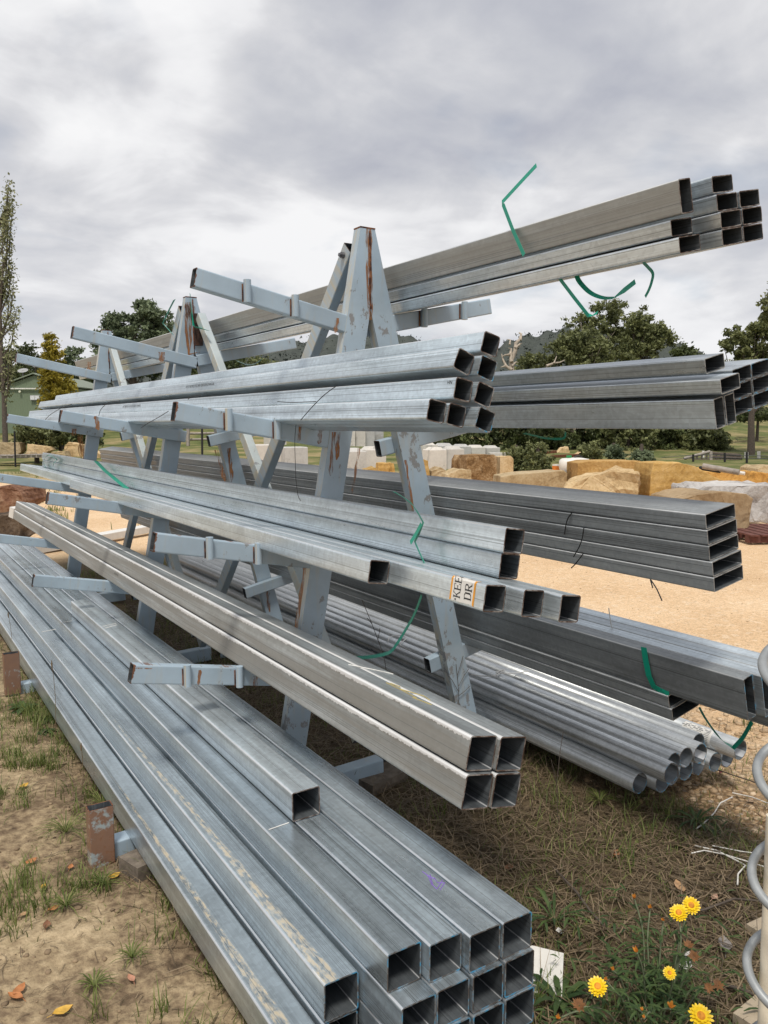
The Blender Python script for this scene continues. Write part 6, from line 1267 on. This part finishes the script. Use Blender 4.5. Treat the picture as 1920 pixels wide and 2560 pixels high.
for px, py, lf, R, kd in [(1697, 2283, .26, .029, 'open'), (1728, 2264, .26, .029, 'open'), (1494, 2467, .20, .029, 'open'), (1752, 2541, .20, .033, 'open'), (1674, 2433, .20, .019, 'open'), (1586, 2247, .26, .015, 'bud'), (1625, 2271, .24, .012, 'bud'), (1658, 2302, .22, .011, 'bud'), (1592, 2381, .22, .017, 'bud'), (1531, 2425, .2, .011, 'bud'), (1514, 2450, .18, .010, 'bud'), (1676, 2520, .16, .019, 'bud'), (1605, 2528, .16, .010, 'bud'), (1610, 2545, .14, .009, 'bud'), (1719, 2543, .14, .013, 'bud'), (1395, 2547, .12, .013, 'bud'),
                          (1722, 2365, .2, .020, 'dry'), (1735, 2393, .2, .022, 'dry'), (1448, 2515, .16, .025, 'dry'), (1772, 2470, .12, .020, 'dry'), (1796, 2465, .12, .021, 'dry')]: flower(px, py, lf, R, kd)
m = MB()
for q in range(400):
    a = random.uniform(0, 6.28); rr = abs(random.gauss(0, .17)); c = Vector(base) + RIGHT * (rr * math.cos(a) * 1.2) + FWD * (rr * math.sin(a) * 1.25 + 0.03); c.z = gz(c.x, c.y) + random.uniform(.0, .10)
    b_ = random.uniform(0, 6.28); leaf_blade(m, c, (math.cos(b_), math.sin(b_), random.uniform(.1, 1.2)), random.uniform(.035, .075), random.uniform(.006, .010), .5)
o = m.build('foliage', MT['weed'], dai); a_ = o.data.attributes.new('tint', 'FLOAT', 'FACE'); a_.data.foreach_set('value', np.repeat(RNG.random(400), 6).astype(np.float32)); o['kind'] = 'stuff'
def rosette(name, label, px, py, n, length, width, cat='weed', up=.8, mat=None):
    P = Vector(gpt(px, py)); t = empty(name, P); tag(t, label, cat)
    for k in range(n):
        m = MB(); a = 2 * math.pi * k / n + random.uniform(-.3, .3); leaf_blade(m, P + Vector((0, 0, .005)), (math.cos(a), math.sin(a), random.uniform(.3, 1.0) * up), length * random.uniform(.7, 1.15), width, .55)
        o = m.build('leaf', mat or MT['weed'], t); a_ = o.data.attributes.new('tint', 'FLOAT', 'FACE'); a_.data.foreach_set('value', np.full(len(o.data.polygons), random.random(), np.float32))
rosette('strap_leaf_plant', 'dark strap leaved plant before the white plastic scrap', 1400, 2515, 15, .16, .017, 'plant', 1.3)
rosette('broadleaf_weed', 'broad leaved weed at the foot of the second stop post', 60, 1775, 14, .13, .032, 'weed', .9)
rosette('broadleaf_weed', 'dark low weed right of the broad leaved one', 120, 1800, 9, .10, .022, 'weed', .5)
rosette('broadleaf_weed', 'dark small weed on the left soil under the tubes', 115, 1830, 10, .07, .018, 'weed', .6)
rosette('grassy_weed', 'leafy green weed below the pipe ends', 1740, 2060, 20, .17, .011, 'weed', 1.2)
rosette('grassy_weed', 'green grassy weed left of the purple marked tube end', 1385, 2310, 12, .19, .010, 'weed', 1.6)
rosette('grassy_weed', 'small green grassy weed between the pipe ends and the right edge', 1800, 2080, 14, .10, .008, 'weed', 1.0)
rosette('grass_clump', 'long bladed grass clump left of the rusty stop post', 165, 2085, 52, .17, 0.0035, 'grass clump', 2.04, MT['grass'])
rosette('grass_clump', 'pale green grass clump on the soil below the stop post', 165, 2270, 48, .12, 0.0035, 'grass clump', 2.21, MT['grass'])
rosette('grass_clump', 'grass clump right of the pale green one below the stop post', 255, 2215, 40, .10, 0.0035, 'grass clump', 1.7, MT['grass'])
rosette('grass_clump', 'grass clump near the lowest tube end', 330, 2400, 36, .09, 0.0035, 'grass clump', 2.04, MT['grass'])
rosette('grass_clump', 'small grass clump at the lower middle of the left soil', 235, 2470, 36, .09, 0.0035, 'grass clump', 1.7, MT['grass'])
rosette('grass_clump', 'grass clump behind the rusty stop post', 262, 2030, 40, .22, 0.0035, 'grass clump', 3.06, MT['grass'])
rosette('grass_clump', 'green grass clump under the pipe ends', 1500, 2010, 48, .13, 0.0035, 'grass clump', 2.04, MT['grass'])
def stalk(label, px, py, ptx, pty, dep_x, seed):
    P = Vector(gpt(px, py)); tip = Vector(on(ptx, pty, 1, P.y)); t = empty('tall_stalk', P); tag(t, label, 'grass stalk'); m = MB(); m.tube(smooth([tuple(P), tuple(P.lerp(tip, .5) + Vector((.01, 0, 0))), tuple(tip)], 4), .0013, 4)
    o = m.build('stem', MT['straw'], t); m = MB(); m.tube([tip - (tip - P) * .12, tip - (tip - P) * .05, tip], [.002, .005, .001], 6); o2 = m.build('seed_head', MT['straw'], t)
    for q in (o, o2): a_ = q.data.attributes.new('tint', 'FLOAT', 'FACE'); a_.data.foreach_set('value', np.full(len(q.data.polygons), .65, np.float32))
stalk('tall grass stalk with brown seed head crossing the muddy tube', 138, 1850, 129, 1650, 0, 1); stalk('tall green stalk left of the rusty stop post', 200, 2020, 203, 1857, 0, 2); stalk('thin stalk at the left edge before the tubes', 30, 1650, 20, 1530, 0, 3); stalk('thin grass stalk right of the flowers', 1780, 2245, 1722, 2090, 0, 4)
def twiggy(label, px, py, lines):
    P = Vector(gpt(px, py)); t = empty('dry_weed', P); tag(t, label, 'weed'); m = MB()
    for ln in lines: m.tube([tuple(on(x, y, 1, P.y)) for x, y in ln], .0016, 4)
    m.build('stem', MT['bark'], t)
twiggy('dry dark twiggy weed growing against the near right leg', 1150, 1905, [[(1150, 1905), (1148, 1780), (1146, 1715), (1140, 1660)], [(1147, 1730), (1130, 1700), (1122, 1690)], [(1147, 1715), (1160, 1690), (1172, 1672)], [(1146, 1740), (1162, 1728), (1175, 1715)], [(1143, 1690), (1152, 1660), (1158, 1640)]])
twiggy('thin dark weed standing before the pipes in the middle', 980, 1900, [[(985, 1890), (978, 1760), (960, 1640), (930, 1560), (905, 1500)], [(945, 1600), (950, 1570)], [(930, 1560), (918, 1545)]])
twiggy('thin wiry weed beside the dusty four tube ends', 1400, 2080, [[(1395, 2060), (1392, 1960), (1400, 1880), (1408, 1830)], [(1392, 1960), (1378, 1900)]])
